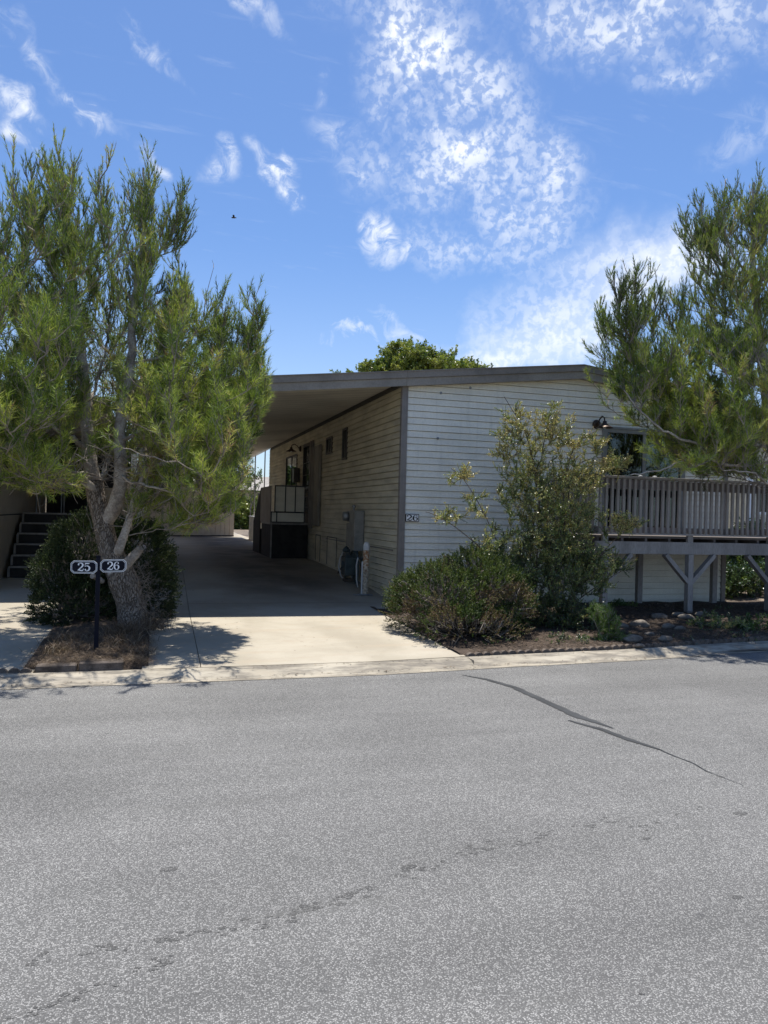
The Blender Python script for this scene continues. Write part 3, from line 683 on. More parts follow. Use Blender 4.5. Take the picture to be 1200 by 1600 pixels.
# house number plaque on the corner
pq = thing('house_number_plaque', (.17, -.03, 1.35), 'black framed white plaque reading 26 on the front corner siding', 'sign')
b = MB(); X0, X1, Z0, Z1 = .068, .288, 1.285, 1.405
b.box(X0, X1, -.034, -.016, Z0, Z1, b=.003); fr = b.build('frame', M['black_metal'], pq)
for i, (kind, cx) in enumerate((('two', .129), ('six', .227))):
    b = MB(); b.box(cx-.0485, cx+.0485, -.038, -.0345, Z0+.010, Z1-.010); tl = b.build('tile', M['sign_white'], pq)
    b = MB(); digit(b, kind, (cx, -.0385, 1.345), (1.4, 0, 0), (0, 0, 1), (0, -1, 0), .086); b.build('digit', M['black_metal'], tl)
# street number post with two plates
sp = thing('number_post', (-4.13, -3.3, g(-3.3)), 'black post carrying the navy plates 25 and 26 beside the pine trunk', 'sign')
b = MB(); b.box(-4.15, -4.11, -3.32, -3.28, g(-3.3)-.05, .91, b=.003); b.box(-4.152, -4.108, -3.322, -3.278, .911, .92); b.build('post', M['navy'], sp)
nrm = np.array((-.05, -1, 0)); nrm /= np.linalg.norm(nrm); uxs = np.array((-nrm[1], nrm[0], 0))
for c, ds, sk in ((np.array((-4.256, -3.335, .812)), ('two', 'five'), -.005), (np.array((-3.99, -3.335, .825)), ('two', 'six'), .03)):
    def octo(wx, hz_, ch): return [(-wx+ch, -hz_), (wx-ch, -hz_), (wx, -hz_+ch), (wx, hz_-ch), (wx-ch, hz_), (-wx+ch, hz_), (-wx, hz_-ch), (-wx, -hz_+ch)]
    P3 = lambda q, e: c+uxs*q[0]+np.array((0, 0, 1.))*(q[1]+q[0]*sk)+nrm*e
    lay = [(.120, .061, .027, .0, 1), (.1155, .0565, .025, .006, 0), (.1105, .0515, .023, .0065, 1), (.1065, .0475, .0215, .007, 0)]
    b = MB(); b.prism([P3(q, 0) for q in octo(*lay[0][:3])], nrm*.0055, mi=1); 
    for (a_, h_, ch, e, mi) in lay[1:]: b.add([P3(q, e) for q in octo(a_, h_, ch)], [tuple(range(8))], mi=mi)
    pt = b.build('plate', [M['navy'], M['sign_white']], sp)
    b = MB(); [digit(b, k_, P3((dx, 0), .0076), uxs, (0, 0, 1), nrm, .075) for k_, dx in zip(ds, (-.030, .030))]; b.build('number', M['sign_white'], pt)

# ---------------------------------------------------------------- utility meters and bollard
um = thing('utility_meters', (-.12, 2.6, g(2.6)), 'grey electric meter cabinet with gas meter and pipes on the side wall', 'utility meter')
MB().box(-.20, -.02, 2.05, 2.42, .72, 1.44, b=.006).build('meter_cabinet', M['meterbox'], um)
MB().box(-.16, -.02, 2.55, 2.80, .78, 1.20, b=.006).build('breaker_box', M['meterbox'], um)
b = MB(); b.lathe((-.16, 2.66, 1.33), [(.001, -.10), (.085, -.10), (.088, -.04), (.088, .0), (.001, .0)], 18, 'x'); b.box(-.16, -.02, 2.58, 2.76, 1.23, 1.43, b=.004); b.build('electric_meter', M['steel'], um)
b = MB(); b.tube([(-.10, 2.5, .1), (-.10, 2.5, 1.46), (-.10, 2.5, 1.52)], .02); b.lathe((-.10, 2.5, 1.5), [(.035, 0), (.04, .03), (.001, .05)]); b.build('conduit', M['steel'], um)
b = MB(); b.tube([(-.14, 2.05, .14), (-.14, 2.05, .72)], .03); b.tube([(-.12, 2.3, .14), (-.12, 2.3, .72)], .025); b.build('conduit', M['meter_teal'], um)
b = MB(); b.box(-.36, -.13, 2.0, 2.32, .28, .62, b=.02); b.box(-.34, -.15, 2.05, 2.27, .621, .68); b.lathe((-.362, 2.16, .47), [(.001, -.02), (.06, -.02), (.065, 0)], 16, 'x'); b.build('gas_meter', M['meter_teal'], um)
b = MB(); b.tube([(-.22, 2.55, .12), (-.22, 2.55, .62), (-.22, 2.5, .70), (-.22, 2.3, .72), (-.22, 2.24, .66)], .022); b.tube([(-.25, 2.05, .66), (-.25, 1.95, .72), (-.25, 1.8, .72), (-.2, 1.72, .66), (-.2, 1.72, .12)], .018)
b.lathe((-.22, 2.5, .72), [(.001, -.05), (.07, -.045), (.075, 0), (.05, .03), (.02, .06), (.001, .07)], 16); b.tube([(-.3, 1.72, .60), (-.08, 1.72, .60)], .016); b.build('gas_pipe', M['meter_teal'], um)
b = MB(); P = [(-.2, 2.74, .72), (-.26, 2.8, .55), (-.28, 2.82, .38), (-.25, 2.76, .22), (-.2, 2.66, .14)]; b.tube(P, .014); b.build('cable', M['white'], um); b = MB(); b.tube([(-.22, 1.66, .62), (-.26, 1.6, .5), (-.25, 1.6, .25), (-.22, 1.62, .12)], .012); b.build('cable', M['white'], um)
b = MB(); b.tube([(-.08, 2.95, .55), (-.14, 3.1, .38), (-.18, 3.3, .22)], .012); b.lathe((-.1, 2.93, .52), [(.001, -.03), (.035, -.03), (.035, .03), (.001, .03)], 12); b.build('valve', M['black_metal'], um)
b = MB(); b.box(-.28, -.12, 2.28, 2.5, g(2.4)-.01, g(2.4)+.05); b.build('footing', M['edger'], um)
bo = thing('bollard', (-.27, .95, g(.95)), 'white capped bollard with rusty patches standing by the side wall', 'bollard')
m = bpy.data.materials.new('rusty_paint'); m.use_nodes = True; nt2 = m.node_tree; bb = nt2.nodes['Principled BSDF']
tc_ = nn(nt2, 'ShaderNodeTexCoord').outputs['Object']; f_ = mrange(nt2, tnoise(nt2, tc_, 26, 6, .75), .46, .54)
sz = nn(nt2, 'ShaderNodeSeparateXYZ'); nt2.links.new(tc_, sz.inputs[0])
hi = mrange(nt2, sz.outputs[2], .25, .6); rust = mixc(nt2, hi, (.13, .11, .09), (.30, .12, .035))
nt2.links.new(mixc(nt2, mth(nt2, 'MULTIPLY', f_, mrange(nt2, sz.outputs[2], .1, .5, .55, .95)), (.56, .47, .34), rust), bb.inputs['Base Color']); bb.inputs['Roughness'].default_value = .8
z0 = g(.95)
b = MB(); b.lathe((-.27, .95, z0), [(.050, .0), (.050, .76), (.045, .77)], 20); b.build('pipe', m, bo)
b = MB(); b.lathe((-.27, .95, z0), [(.055, .735), (.056, .80), (.050, .835), (.032, .862), (.001, .872)], 20); b.build('cap', M['white'], bo)
b = MB(); b.box(-.37, -.17, .85, 1.05, z0, z0+.022, b=.004); b.box(-.46, -.371, .9, .98, z0, z0+.012); b.build('base_plate', M['steel'], bo)
b = MB(); b.tube([(-.335, .94, z0+.02), (-.332, .94, z0+.55)], .014); b.build('side_conduit', M['white'], bo)

# ---------------------------------------------------------------- deck
YF = -1.6; DX0, DX1 = 2.43, 9.4
dk = thing('raised_deck', (5, -.8, 0), 'raised grey timber deck with slatted railing and braced posts', 'deck')
b = MB(); b.box(DX0, DX1, YF+.02, -.04, 1.14, 1.175); b.build('floor', M['deck_floor'], dk)
b = MB(); b.box(DX0-.02, DX1, YF-.02, YF+.03, .91, 1.09, b=.004); b.build('beam', M['deck'], dk)
b = MB(); b.box(DX0, DX1, -.40, -.35, .91, 1.09); b.build('beam', M['deck'], dk)
b = MB()
for x in np.arange(DX0+.02, DX1, .4): b.box(x, x+.04, YF+.035, -.05, 1.0, 1.138)
b.build('joists', M['deck_floor'], dk)
b = MB(); b.box(DX0-.03, DX1, YF-.06, YF-.0, 1.19, 1.212); b.box(DX0-.03, DX0+.01, YF, -.05, 1.19, 1.212); b.build('bottom_rail', M['deck'], dk)
b = MB(); b.box(DX0-.06, DX1, YF-.075, YF+.075, 1.995, 2.03, b=.004); b.box(DX0-.06, DX0+.075, YF+.076, -.05, 1.995, 2.03); b.build('cap_rail', M['deck'], dk)
b = MB(); b.box(DX0, DX1, YF-.012, YF+.022, 1.85, 1.98); b.box(DX0, DX1, YF-.012, YF+.022, 1.214, 1.30); b.box(DX0-.012, DX0+.022, YF+.023, -.05, 1.85, 1.98); b.box(DX0-.012, DX0+.022, YF+.023, -.05, 1.214, 1.30); b.build('rail_board', pmat('rail_board', (.20, .17, .165), .7, .15, 3, .1, 50), dk)
bal = None
xs = list(np.arange(DX0+.02, DX1, .0945))[:78]
for x in xs:
    if bal is None:
        b = MB(); q_ = dk.location; b.box(q_.x-.02, q_.x+.02, q_.y-.018, q_.y+.018, q_.z, q_.z+.775, b=.003); bal = b.build('baluster', M['deck'], dk); o = bal
    else: o = bal.copy(); COL.objects.link(o); o.parent = dk
    o.location = Vector((x, YF-.031, 1.214))-dk.location
for y in np.arange(YF+.08, -.1, .1):
    o = bal.copy(); COL.objects.link(o); o.parent = dk; o.location = Vector((DX0-.031, y, 1.214))-dk.location
b = MB()
for i, x in enumerate((2.56, 4.0, 5.46, 6.9, 8.36)):
    zb = hz(x, YF)-.08
    b = MB(); b.box(x-.045, x+.045, YF-.045-.018*0, YF+.045, zb, .909, b=.004); b.box(x-.045, x+.045, YF-.015, YF+.03, 1.091, 1.188); b.build('post', M['deck'], dk)
    for s in (-1, 1):
        b = MB(); b.bar((x+s*.03, YF, .50), (x+s*.43, YF, .905), .06, .085, (0, 1, 0)); b.build('brace', M['deck'], dk)
    b = MB(); b.box(x-.045, x+.045, -.42, -.34, g(0)-.1, .909); b.build('post', M['deck'], dk)
for (px, py) in ((1076, 848.5), (1078, 858)):
    pass
# small clamps/lights on rail cap
for i, px in enumerate((1001, 1023)):
    p = at(px, 744.5, YF); t = MB(); t.lathe((p[0], YF, 2.03), [(.001, 0), (.03, 0), (.034, .012), (.02, .022), (.001, .024)], 14)
    t.build('rail_cap_light', M['white'], dk)

# ---------------------------------------------------------------- neighbour on the left
nb = thing('neighbour_house', (-8, 3, 0), 'beige wall of the neighbouring home at the left edge', 'house')
b = MB(); b.box(-11, -6.03, 1.2, 4.82, 0, 3.1); b.box(-11, -6.03, 4.82, 20, 0, 3.1); b.build('wall', M['nb_wall'], nb)
b = MB(); b.box(-6.029, -6.0, 1.2, 4.82, 1.05, 1.20); b.box(-6.029, -6.015, 1.2, 4.82, .02, 1.049); b.build('skirt_band', M['nb_wall'], nb)
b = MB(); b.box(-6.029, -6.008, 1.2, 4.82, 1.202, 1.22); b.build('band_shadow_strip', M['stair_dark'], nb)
b = MB(); b.box(-11.2, -5.9, 1.0, 20, 3.1, 3.25); b.box(-6.0, -4.35, 1.1, 8.2, 2.95, 3.05); b.build('roof', M['roof'], nb)
b = MB(); b.box(-6.0, -4.4, 8.0, 8.1, 0, 2.95); b.build('porch_back_wall', M['stair_dark'], nb)
st = thing('entry_stairs', (-5.2, 3.6, g(3)), 'dark carpeted entry steps with pale edging beside the beige wall', 'stairs')
NS = 6
for k in range(NS):
    y = 2.82+.27*k; zt = .36+.178*k; x0 = -5.92
    b = MB(); b.box(x0, -4.75, y, y+.27 if k < NS-1 else 8.0, .1, zt-.02); b.build('riser', M['stair_dark'], st)
    b = MB(); b.box(x0, -4.75, y-.02, y+.025, zt-.028, zt+.002); b.box(x0-.012, x0+.022, y-.018, y-.001, zt-.178, zt-.029); b.build('edge_strip', M['stair_edge'], st)
b = MB(); b.bar((-4.72, 2.9, .55), (-4.72, 4.6, 1.75), .04, .1); b.tube([(-4.7, 4.4, 1.2), (-4.7, 4.4, 2.9)], .02); b.build('handrail', M['wood_pale'], st)
b = MB(); b.box(-4.76, -4.68, 4.25, 4.33, g(4), 2.9); b.build('post', M['wood_pale'], st)
b = MB(); b.box(-4.66, -4.1, 4.26, 4.30, g(4), 1.75); b.build('side_board', M['wood_pale'], st)
for (x, y, lab) in ((-5.55, 4.9, 'dim patio chair at the top of the dark entry steps'),):
    t = thing('patio_chair', (x, y, 1.24), lab, 'chair'); z = 1.24
    b = MB()
    for sx in (-.22, .22):
        b.tube([(x+sx, y-.2, z), (x+sx, y-.2, z+.62), (x+sx, y+.2, z+.62), (x+sx, y+.26, z)], .013)
    b.build('frame', M['steel'], t)
    MB().box(x-.2, x+.2, y-.2, y+.18, z+.38, z+.41).build('seat', M['stair_dark'], t); MB().box(x-.2, x+.2, y+.18, y+.21, z+.42, z+.95).build('backrest', M['stair_dark'], t)
# shed at the end of the driveway
sh = thing('garden_shed', (-2.1, 19.8, .3), 'beige shed of vertical grooved panels at the end of the driveway', 'shed')
A = np.array((-6.2, 18.05, 0)); B = np.array((-.49, 20.4, 0)); dd = (B-A)/np.linalg.norm(B-A); nn_ = np.array((dd[1], -dd[0], 0)); Ls = np.linalg.norm(B-A)
b = MB(); n = int(Ls/.2)
for i in range(n):
    a = A+dd*(Ls*i/n+.008); c = A+dd*(Ls*(i+1)/n-.008)
    b.prism([a+(0, 0, .36), c+(0, 0, .36), c+(0, 0, 2.35), a+(0, 0, 2.35)], -nn_*.02)
b.prism([A-nn_*.012+(0, 0, .34), B-nn_*.012+(0, 0, .34), B-nn_*.012+(0, 0, 2.34), A-nn_*.012+(0, 0, 2.34)], -nn_*2.4)
b.build('wall', M['shed_wall'], sh)
b = MB(); b.prism([A+nn_*.15+(0, 0, 2.36)-dd*.1, B+nn_*.15+dd*.1+(0, 0, 2.36), B+nn_*.15+dd*.1+(0, 0, 2.45), A+nn_*.15-dd*.1+(0, 0, 2.45)], -nn_*2.8); b.build('roof', M['fascia'], sh)
b = MB(); b.prism([A+nn_*.004+(0, 0, .29), B+nn_*.004+(0, 0, .29), B+nn_*.004+(0, 0, .358), A+nn_*.004+(0, 0, .358)], -nn_*.03); b.build('sill', M['stair_dark'], sh)
b = MB(); p = A+dd*3.1; b.prism([p+nn_*.01+(0, 0, .36), p+dd*.07+nn_*.01+(0, 0, .36), p+dd*.07+nn_*.01+(0, 0, 2.3), p+nn_*.01+(0, 0, 2.3)], -nn_*.008); b.build('door_trim', M['trim'], sh)
# planter landing behind the carport
pb = thing('back_landing', (.1, 16.5, .3), 'small pale siding landing with grey screen beyond the carport', 'porch')
b = clap((-.15, 16.5, 0), (1, 0, 0), (0, -1, 0), .8, .3, lambda t: 1.15); b.box(-.15, .65, 16.502, 18, .3, 1.15); b.box(-.17, -.151, 16.49, 18, .3, 1.15); b.build('base', M['siding_front'], pb)
b = MB(); b.box(-.2, .7, 16.45, 18, 1.152, 1.18); b.build('top', M['sign_white'], pb)
b = MB(); b.box(-.05, .6, 16.6, 16.63, 1.38, 2.03, b=.005); b.build('screen', M['trim'], pb)
b = MB(); [b.tube([(x, 16.615, 1.18), (x, 16.615, 1.38)], .02) for x in (-.02, .27, .57)]; b.build('leg', M['black_metal'], pb)
for i, (px, py0, py1, lab) in enumerate(((398, 722, 768, 'thin grey pole seen left of the back screen'), (413, 722, 800, 'thin dark pole close to the far corner of the home'))):
    p = at(px, 760, 17.5); t = thing('garden_pole', (p[0], 17.5, .3), lab, 'pole')
    MB().tube([(p[0], 17.5, .3), (p[0], 17.5, 3.6)], .022).build('pole', M['trim'], t); MB().lathe((p[0], 17.5, 3.6), [(.03, 0), (.035, .03), (.001, .06)], 10).build('cap', M['black_metal'], t)
# far house seen under the carport
fh = thing('far_house', (5, 48, .4), 'distant low house with a brown roof seen under the carport', 'house')
b = MB(); b.box(-4, 9, 48, 56, .3, 3.0); b.build('wall', M['shed_wall'], fh)
b = MB(); b.prism([(-4.5, 47.3, 2.9), (-4.5, 56.7, 2.9), (-4.5, 52, 4.15)], (14, 0, 0)); b.build('roof', M['fascia_low'], fh)
for x in (1.5, 4.5): MB().box(x, x+1, 47.95, 47.99, 1.2, 2.2).build('window', M['dark'], fh)
# neighbour on the right, behind the deck
rn = thing('right_house', (13, 8, 0), 'olive sided house with white trim glimpsed beyond the deck railing', 'house')
b = clap((9.35, 3.2, 0), (1, 0, 0), (0, -1, 0), 8, .0, lambda t: 3.3, [(.25, .85, 1.6, 2.6)]); b.box(9.35, 17.3, 3.24, 12, 0, 3.3); b.build('wall', M['siding_side'], rn)
b = MB(); b.box(9.1, 17.5, 3.0, 12.3, 3.32, 3.45); b.build('roof', M['fascia'], rn)
b = MB(); b.box(9.28, 9.40, 3.12, 3.19, 1.2, 3.3); b.build('corner_trim', M['sign_white'], rn)
b = MB(); b.box(9.6, 10.2, 3.18, 3.2, 1.6, 1.66); b.box(9.6, 10.2, 3.18, 3.2, 2.54, 2.6); b.box(9.6, 9.65, 3.18, 3.2, 1.66, 2.54); b.box(10.15, 10.2, 3.18, 3.2, 1.66, 2.54); b.box(9.87, 9.91, 3.185, 3.2, 1.66, 2.54)
wn_o = b.build('window', M['sign_white'], rn); MB().box(9.65, 10.15, 3.205, 3.21, 1.66, 2.54).build('pane', M['glass'], wn_o)

# ---------------------------------------------------------------- edging blocks, rocks
def ribbon_block(b, x, y, z, ln, ang, n=3):
    ca, sa = math.cos(ang), math.sin(ang)
    prof = [(-ln/2, 0)]
    for k in range(n):
        for a in np.linspace(PI, 0, 7): prof.append((-ln/2+ln/n*(k+.5)+ln/n/2*.98*math.cos(a), .045+.038*math.sin(a)))
    prof.append((ln/2, 0))
    P = [(x+p[0]*ca, y+p[0]*sa, z+p[1]) for p in prof]
    b.prism(P, (-sa*.05, ca*.05, 0))
def edging(x, label, group, mat='edger'):
    y = edge(x)+.40; ang = math.atan2(edge(x+.15)-edge(x-.15), .3)+random.gauss(0, .03); z = g(y)-.05+random.gauss(0, .006)
    t = MB(); ribbon_block(t, x, y, z, .295, ang); return t.build('edging_block', M[mat], label=label, cat='edging', group=group, origin=(x, y, z))
for i, x in enumerate(np.arange(-.25, 5.4, .31)):
    edging(x, 'scalloped concrete edging block along the right planting bed', 'scalloped blocks edging the right bed')
for i, x in enumerate(np.arange(-4.78, -6.6, -.31)):
    edging(x, 'scalloped edging block along the left concrete drive', 'scalloped blocks edging the left drive')
sb = thing('stone_block', (-4.0, -3.64, g(-3.6)), 'rough flat stone block lying in front of the number post', 'stone')
b = MB(); b.box(-4.24, -3.86, -3.815, -3.62, g(-3.6)-.03, g(-3.6)+.075, b=.012); o = b.build('block', M['edger'], sb)
b = MB(); b.box(-4.60, -4.26, -3.815, -3.70, g(-3.6)-.03, g(-3.6)+.06, b=.012); b.build('edging_stone', M['edger'], label='low dark edging stone left of the flat stone block', cat='stone')
def rock(loc, s, label, seed, rot):
    me = bpy.data.meshes.new('rock'); import bmesh
    bm = bmesh.new(); bmesh.ops.create_icosphere(bm, subdivisions=3, radius=1)
    for v in bm.verts:
        n = mnoise.noise(v.co*1.3+Vector((seed*7.1, 0, 0)))*.28+mnoise.noise(v.co*4+Vector((0, seed*3.3, 0)))*.06
        v.co = v.co*(1+n); v.co = Vector((v.co.x*s[0], v.co.y*s[1], v.co.z*s[2]))
    for f in bm.faces: f.smooth = True
    bm.to_mesh(me); bm.free(); me.materials.append(M['rock'])
    o = bpy.data.objects.new('rock', me); COL.objects.link(o); o.location = loc; o.rotation_euler = (0, 0, rot)
    return setp(o, label, 'rock', 'rocks in the right planting bed')
RK = [(1000, 977, .13, 'pale sunlit rock in the middle of the right bed'), (988, 1001, .14, 'grey boulder nearest the road beside the grassy tuft'), (1072, 967, .13, 'long smooth stone at the foot of the middle deck post'),
      (1058, 962, .10, 'grey stone just left of the middle deck post foot'), (1098, 962, .12, 'flat stone just right of the middle deck post foot'), (1062, 983, .08, 'small pale stone below the deck post stones'),
      (1043, 980, .10, 'brownish stone left of the small pale stone'), (1040, 1000, .10, 'tan rock half buried in the mulch'), (972, 980, .10, 'dark rounded stone behind the grassy tuft'),
      (1090, 975, .08, 'small stone right of the small pale stone'), (1015, 992, .07, 'small dark stone between the boulder and tan rock'), (1030, 965, .12, 'dim flat stone under the deck front edge'),
      (1120, 978, .09, 'grey stone beside the low dry bush'), (1000, 1010, .06, 'little stone close to the scalloped edging'), (955, 992, .08, 'small stone touching the grassy tuft')]
for i, (px, py, s, lab) in enumerate(RK):
    z = -.0
    for _ in range(30):
        d = fw+rt*(px-600)/F-up*(py-800)/F; p = CAM+d*((z-CAM[2])/d[2]); z = .5*z+.5*(hz(p[0], min(p[1], -.2)))
    rock((p[0], p[1], z+s*.12), (s*.95, s*.65, s*.42), lab, i+1, random.uniform(-.4, .4))

# ---------------------------------------------------------------- foliage engine
def norm(a): return a/(np.linalg.norm(a, axis=-1, keepdims=True)+1e-12)
def perp(a, rng):
    r = rng.normal(size=a.shape); r -= a*np.sum(r*a, axis=1, keepdims=True); return norm(r)
def needle_mesh(P0, P1, tint0, dens, nlen, width, ang, rng, quad=False, tipbias=True, droop=0., zz=None):
    """needles along segments P0->P1 (arrays). returns V,F,tint"""
    L = np.linalg.norm(P1-P0, axis=1); cnt = rng.poisson(np.maximum(L*dens*(1 if zz is None else np.interp(P0[:, 2], zz, (1.25, .85))), .01)); idx = np.repeat(np.arange(len(L)), cnt); N = len(idx)
    t = rng.random(N)[:, None]; ax = norm(P1-P0)[idx]; base = P0[idx]*(1-t)+P1[idx]*t
    a = rng.uniform(ang[0], ang[1], N)[:, None]
    if zz is not None: hk = np.clip((base[:, 2:3]-zz[0])/(zz[1]-zz[0]), 0, 1); a = a*(1.35-.60*hk)
    rad = perp(ax, rng); d = norm(ax*np.cos(a)+rad*np.sin(a)); d[:, 2] -= droop; d = norm(d)
    ln = rng.uniform(nlen[0], nlen[1], N)[:, None]
    if zz is not None: ln = ln*(1.1-.38*hk)
    w = rng.uniform(width[0], width[1], N)[:, None]; s = perp(d, rng)
    tt = np.clip(tint0[idx]+rng.normal(0, .09, N), 0, 1)
    if quad:
        m = base+d*ln*.5; tip = base+d*ln
        V = np.stack([base, m+s*w*.5, tip, m-s*w*.5], 1).reshape(-1, 3); Fc = np.arange(N*4).reshape(-1, 4)
    else:
        tip = base+d*ln; V = np.stack([base+s*w*.5, base-s*w*.5, tip], 1).reshape(-1, 3); Fc = np.arange(N*3).reshape(-1, 3)
    return V, Fc, tt
def tubes_mesh(paths, n=5):
    """many tapered tubes; paths = list of (points, radii)"""
    Vs, Fs = [], []; off = 0
    for P, Rr in paths:
        P = np.asarray(P, float); m = len(P); T = norm(np.gradient(P, axis=0)); ref = np.array((.31, .52, .79)); X = norm(np.cross(T, ref)); Y = np.cross(T, X)
        a = 2*PI*np.arange(n)/n; ring = P[:, None, :]+np.asarray(Rr)[:, None, None]*(X[:, None, :]*np.cos(a)[None, :, None]+Y[:, None, :]*np.sin(a)[None, :, None])
        Vs.append(ring.reshape(-1, 3)); i = np.arange(m-1)[:, None]*n; k = np.arange(n)[None, :]; k2 = (k+1) % n
        Fs.append(np.stack([i+k, i+k2, i+n+k2, i+n+k], -1).reshape(-1, 4)+off); off += m*n
    return np.concatenate(Vs), np.concatenate(Fs)
def smooth_path(pts, step=.08):
    P = np.array(pts, float); Q = []
    for i in range(len(P)-1):
        p0 = P[max(i-1, 0)]; p1 = P[i]; p2 = P[i+1]; p3 = P[min(i+2, len(P)-1)]; n = max(2, int(np.linalg.norm(p2-p1)/step))
        for f in np.arange(n)/n: Q.append(.5*((2*p1)+(p2-p0)*f+(2*p0-5*p1+4*p2-p3)*f*f+(3*p1-p0-3*p2+p3)*f**3))
    Q.append(P[-1]); return np.array(Q)
def grow(limbs, blobs, rng, upk=.6, jit=.03, shoot=(.25, .55), side=(3, 7), sidelen=(.10, .26), bare=.004, vertical=1.0, maxreach=2.5, step=.09, mul=1.0, gauss=False, tuft=None):
    """connect random tips inside the blobs to the limbs; returns twig tubes and leafy shoot segments"""
    nodes = [l for l in limbs]; pool = np.concatenate(nodes); twigs = []; S0, S1, ST = [], [], []
    tips = []
    for (c, rad, n, tint) in blobs:
        n = int(n*mul)
        if gauss: o_ = np.clip(rng.normal(0, .52, (n, 3)), -.95, .95); o_[:, 2] -= .18
        else: d = norm(rng.normal(size=(n, 3))); o_ = d*(rng.random(n)**(1/2.2))[:, None]
        for q in np.array(c)+o_*np.array(rad): tips.append((q, tint))
    dist = [np.min(np.linalg.norm(pool-q, axis=1)) for q, _ in tips]; order = np.argsort(dist)
    cap = np.zeros((len(pool)+len(tips)*40, 3)); cap[:len(pool)] = pool; n = len(pool)
    for oi in order:
        q, tint = tips[oi]; A = cap[:n]; dv = q-A; D = np.linalg.norm(dv, axis=1)
        cost = D+vertical*np.maximum(0, .30-dv[:, 2])*1.4+np.maximum(0, D-maxreach)*2
        j = int(np.argmin(cost)); p0 = A[j]; ln = np.linalg.norm(q-p0)
        if ln < .05: continue
        h = np.array((q[0], q[1], p0[2]+(q[2]-p0[2])*(1-upk))); c1 = p0*.4+h*.6; c1[2] -= .03*ln
        m = max(4, int(ln/step)); t = np.linspace(0, 1, m+1)[:, None]; P = (1-t)**2*p0+2*t*(1-t)*c1+t**2*q
        P[1:-1] += rng.normal(0, jit*min(1, ln)*.5, (m-1, 3))
        rad = bare+.0065*ln; Rr = rad*(1-.75*t[:, 0]); twigs.append((P, Rr))
        k = max(2, int(m*.75)); cap[n:n+k] = P[1:k+1]; n += k
        sl_ = rng.uniform(*shoot); seg = np.linalg.norm(np.diff(P, axis=0), axis=1); cum = seg[::-1].cumsum()[::-1]; use = np.where(cum < sl_)[0]
        if len(use) == 0: use = np.array([m-1])
        tn = np.clip(tint+rng.normal(0, .2), 0, .93); low = tuft is not None and q[2]+rng.normal(0, .35) < tuft
        if low: use = use[-2:]
        for i in use: S0.append(P[i]); S1.append(P[i+1]); ST.append(tn)
        ns = rng.integers(side[0], side[1]+1)
        for _ in range(ns):
            i = rng.integers(max(0, use[0]-1), m); b0 = P[i]; T = P[i+1]-P[i]; T = T/(np.linalg.norm(T)+1e-9)
            r = rng.normal(size=3); r -= T*np.dot(r, T); r /= np.linalg.norm(r)+1e-9
            d = T*.7+r*.55; d[2] += .5*vertical; d /= np.linalg.norm(d); l = rng.uniform(*sidelen)
            m1 = b0+d*l*.5; d2 = d.copy(); d2[2] += .45*vertical; d2 /= np.linalg.norm(d2); m2 = m1+d2*l*.5
            tw = np.clip(tn+rng.normal(0, .12), 0, 1)
            
            if low: S0 += [b0*.35+m1*.65]; S1 += [m2]; ST += [tw]
            else: S0 += [b0, m1]; S1 += [m1, m2]; ST += [tw, tw]
            twigs.append((np.array([b0, m1, m2]), np.array([.0035, .003, .002])))
    return twigs, np.array(S0), np.array(S1), np.array(ST)
def AP(pts): return [at(*p) for p in pts]

# ---------------------------------------------------------------- pines
def trunk_mesh(P, R_, n=44, ridge=.07):
    b = MB(); P = smooth_path(P, .035); s = np.linspace(0, 1, len(P)); Rr = np.interp(s, np.linspace(0, 1, len(R_)), R_)
    T = norm(np.gradient(P, axis=0)); vs = []; X = np.array((1., 0, 0))
    for i in range(len(P)):
        X = X-T[i]*np.dot(X, T[i]); X /= np.linalg.norm(X); Y = np.cross(T[i], X); z = i*.035
        for k in range(n):
            a = 2*PI*k/n; nz = Vector((math.cos(a)*1.3, math.sin(a)*1.3, z*.9)); lump = mnoise.noise(nz*1.6)*.12
            rd = abs(mnoise.noise(Vector((math.cos(a)*4.5, math.sin(a)*4.5, z*1.7))))
            r = Rr[i]*(1+lump+ridge*(rd*2.2-.5)); vs.append(P[i]+r*(X*math.cos(a)+Y*math.sin(a)))
    b.add(vs, [(i*n+k, i*n+(k+1) % n, (i+1)*n+(k+1) % n, (i+1)*n+k) for i in range(len(P)-1) for k in range(n)], smooth=True); b.add(vs[-n:], [tuple(range(n))]); return b
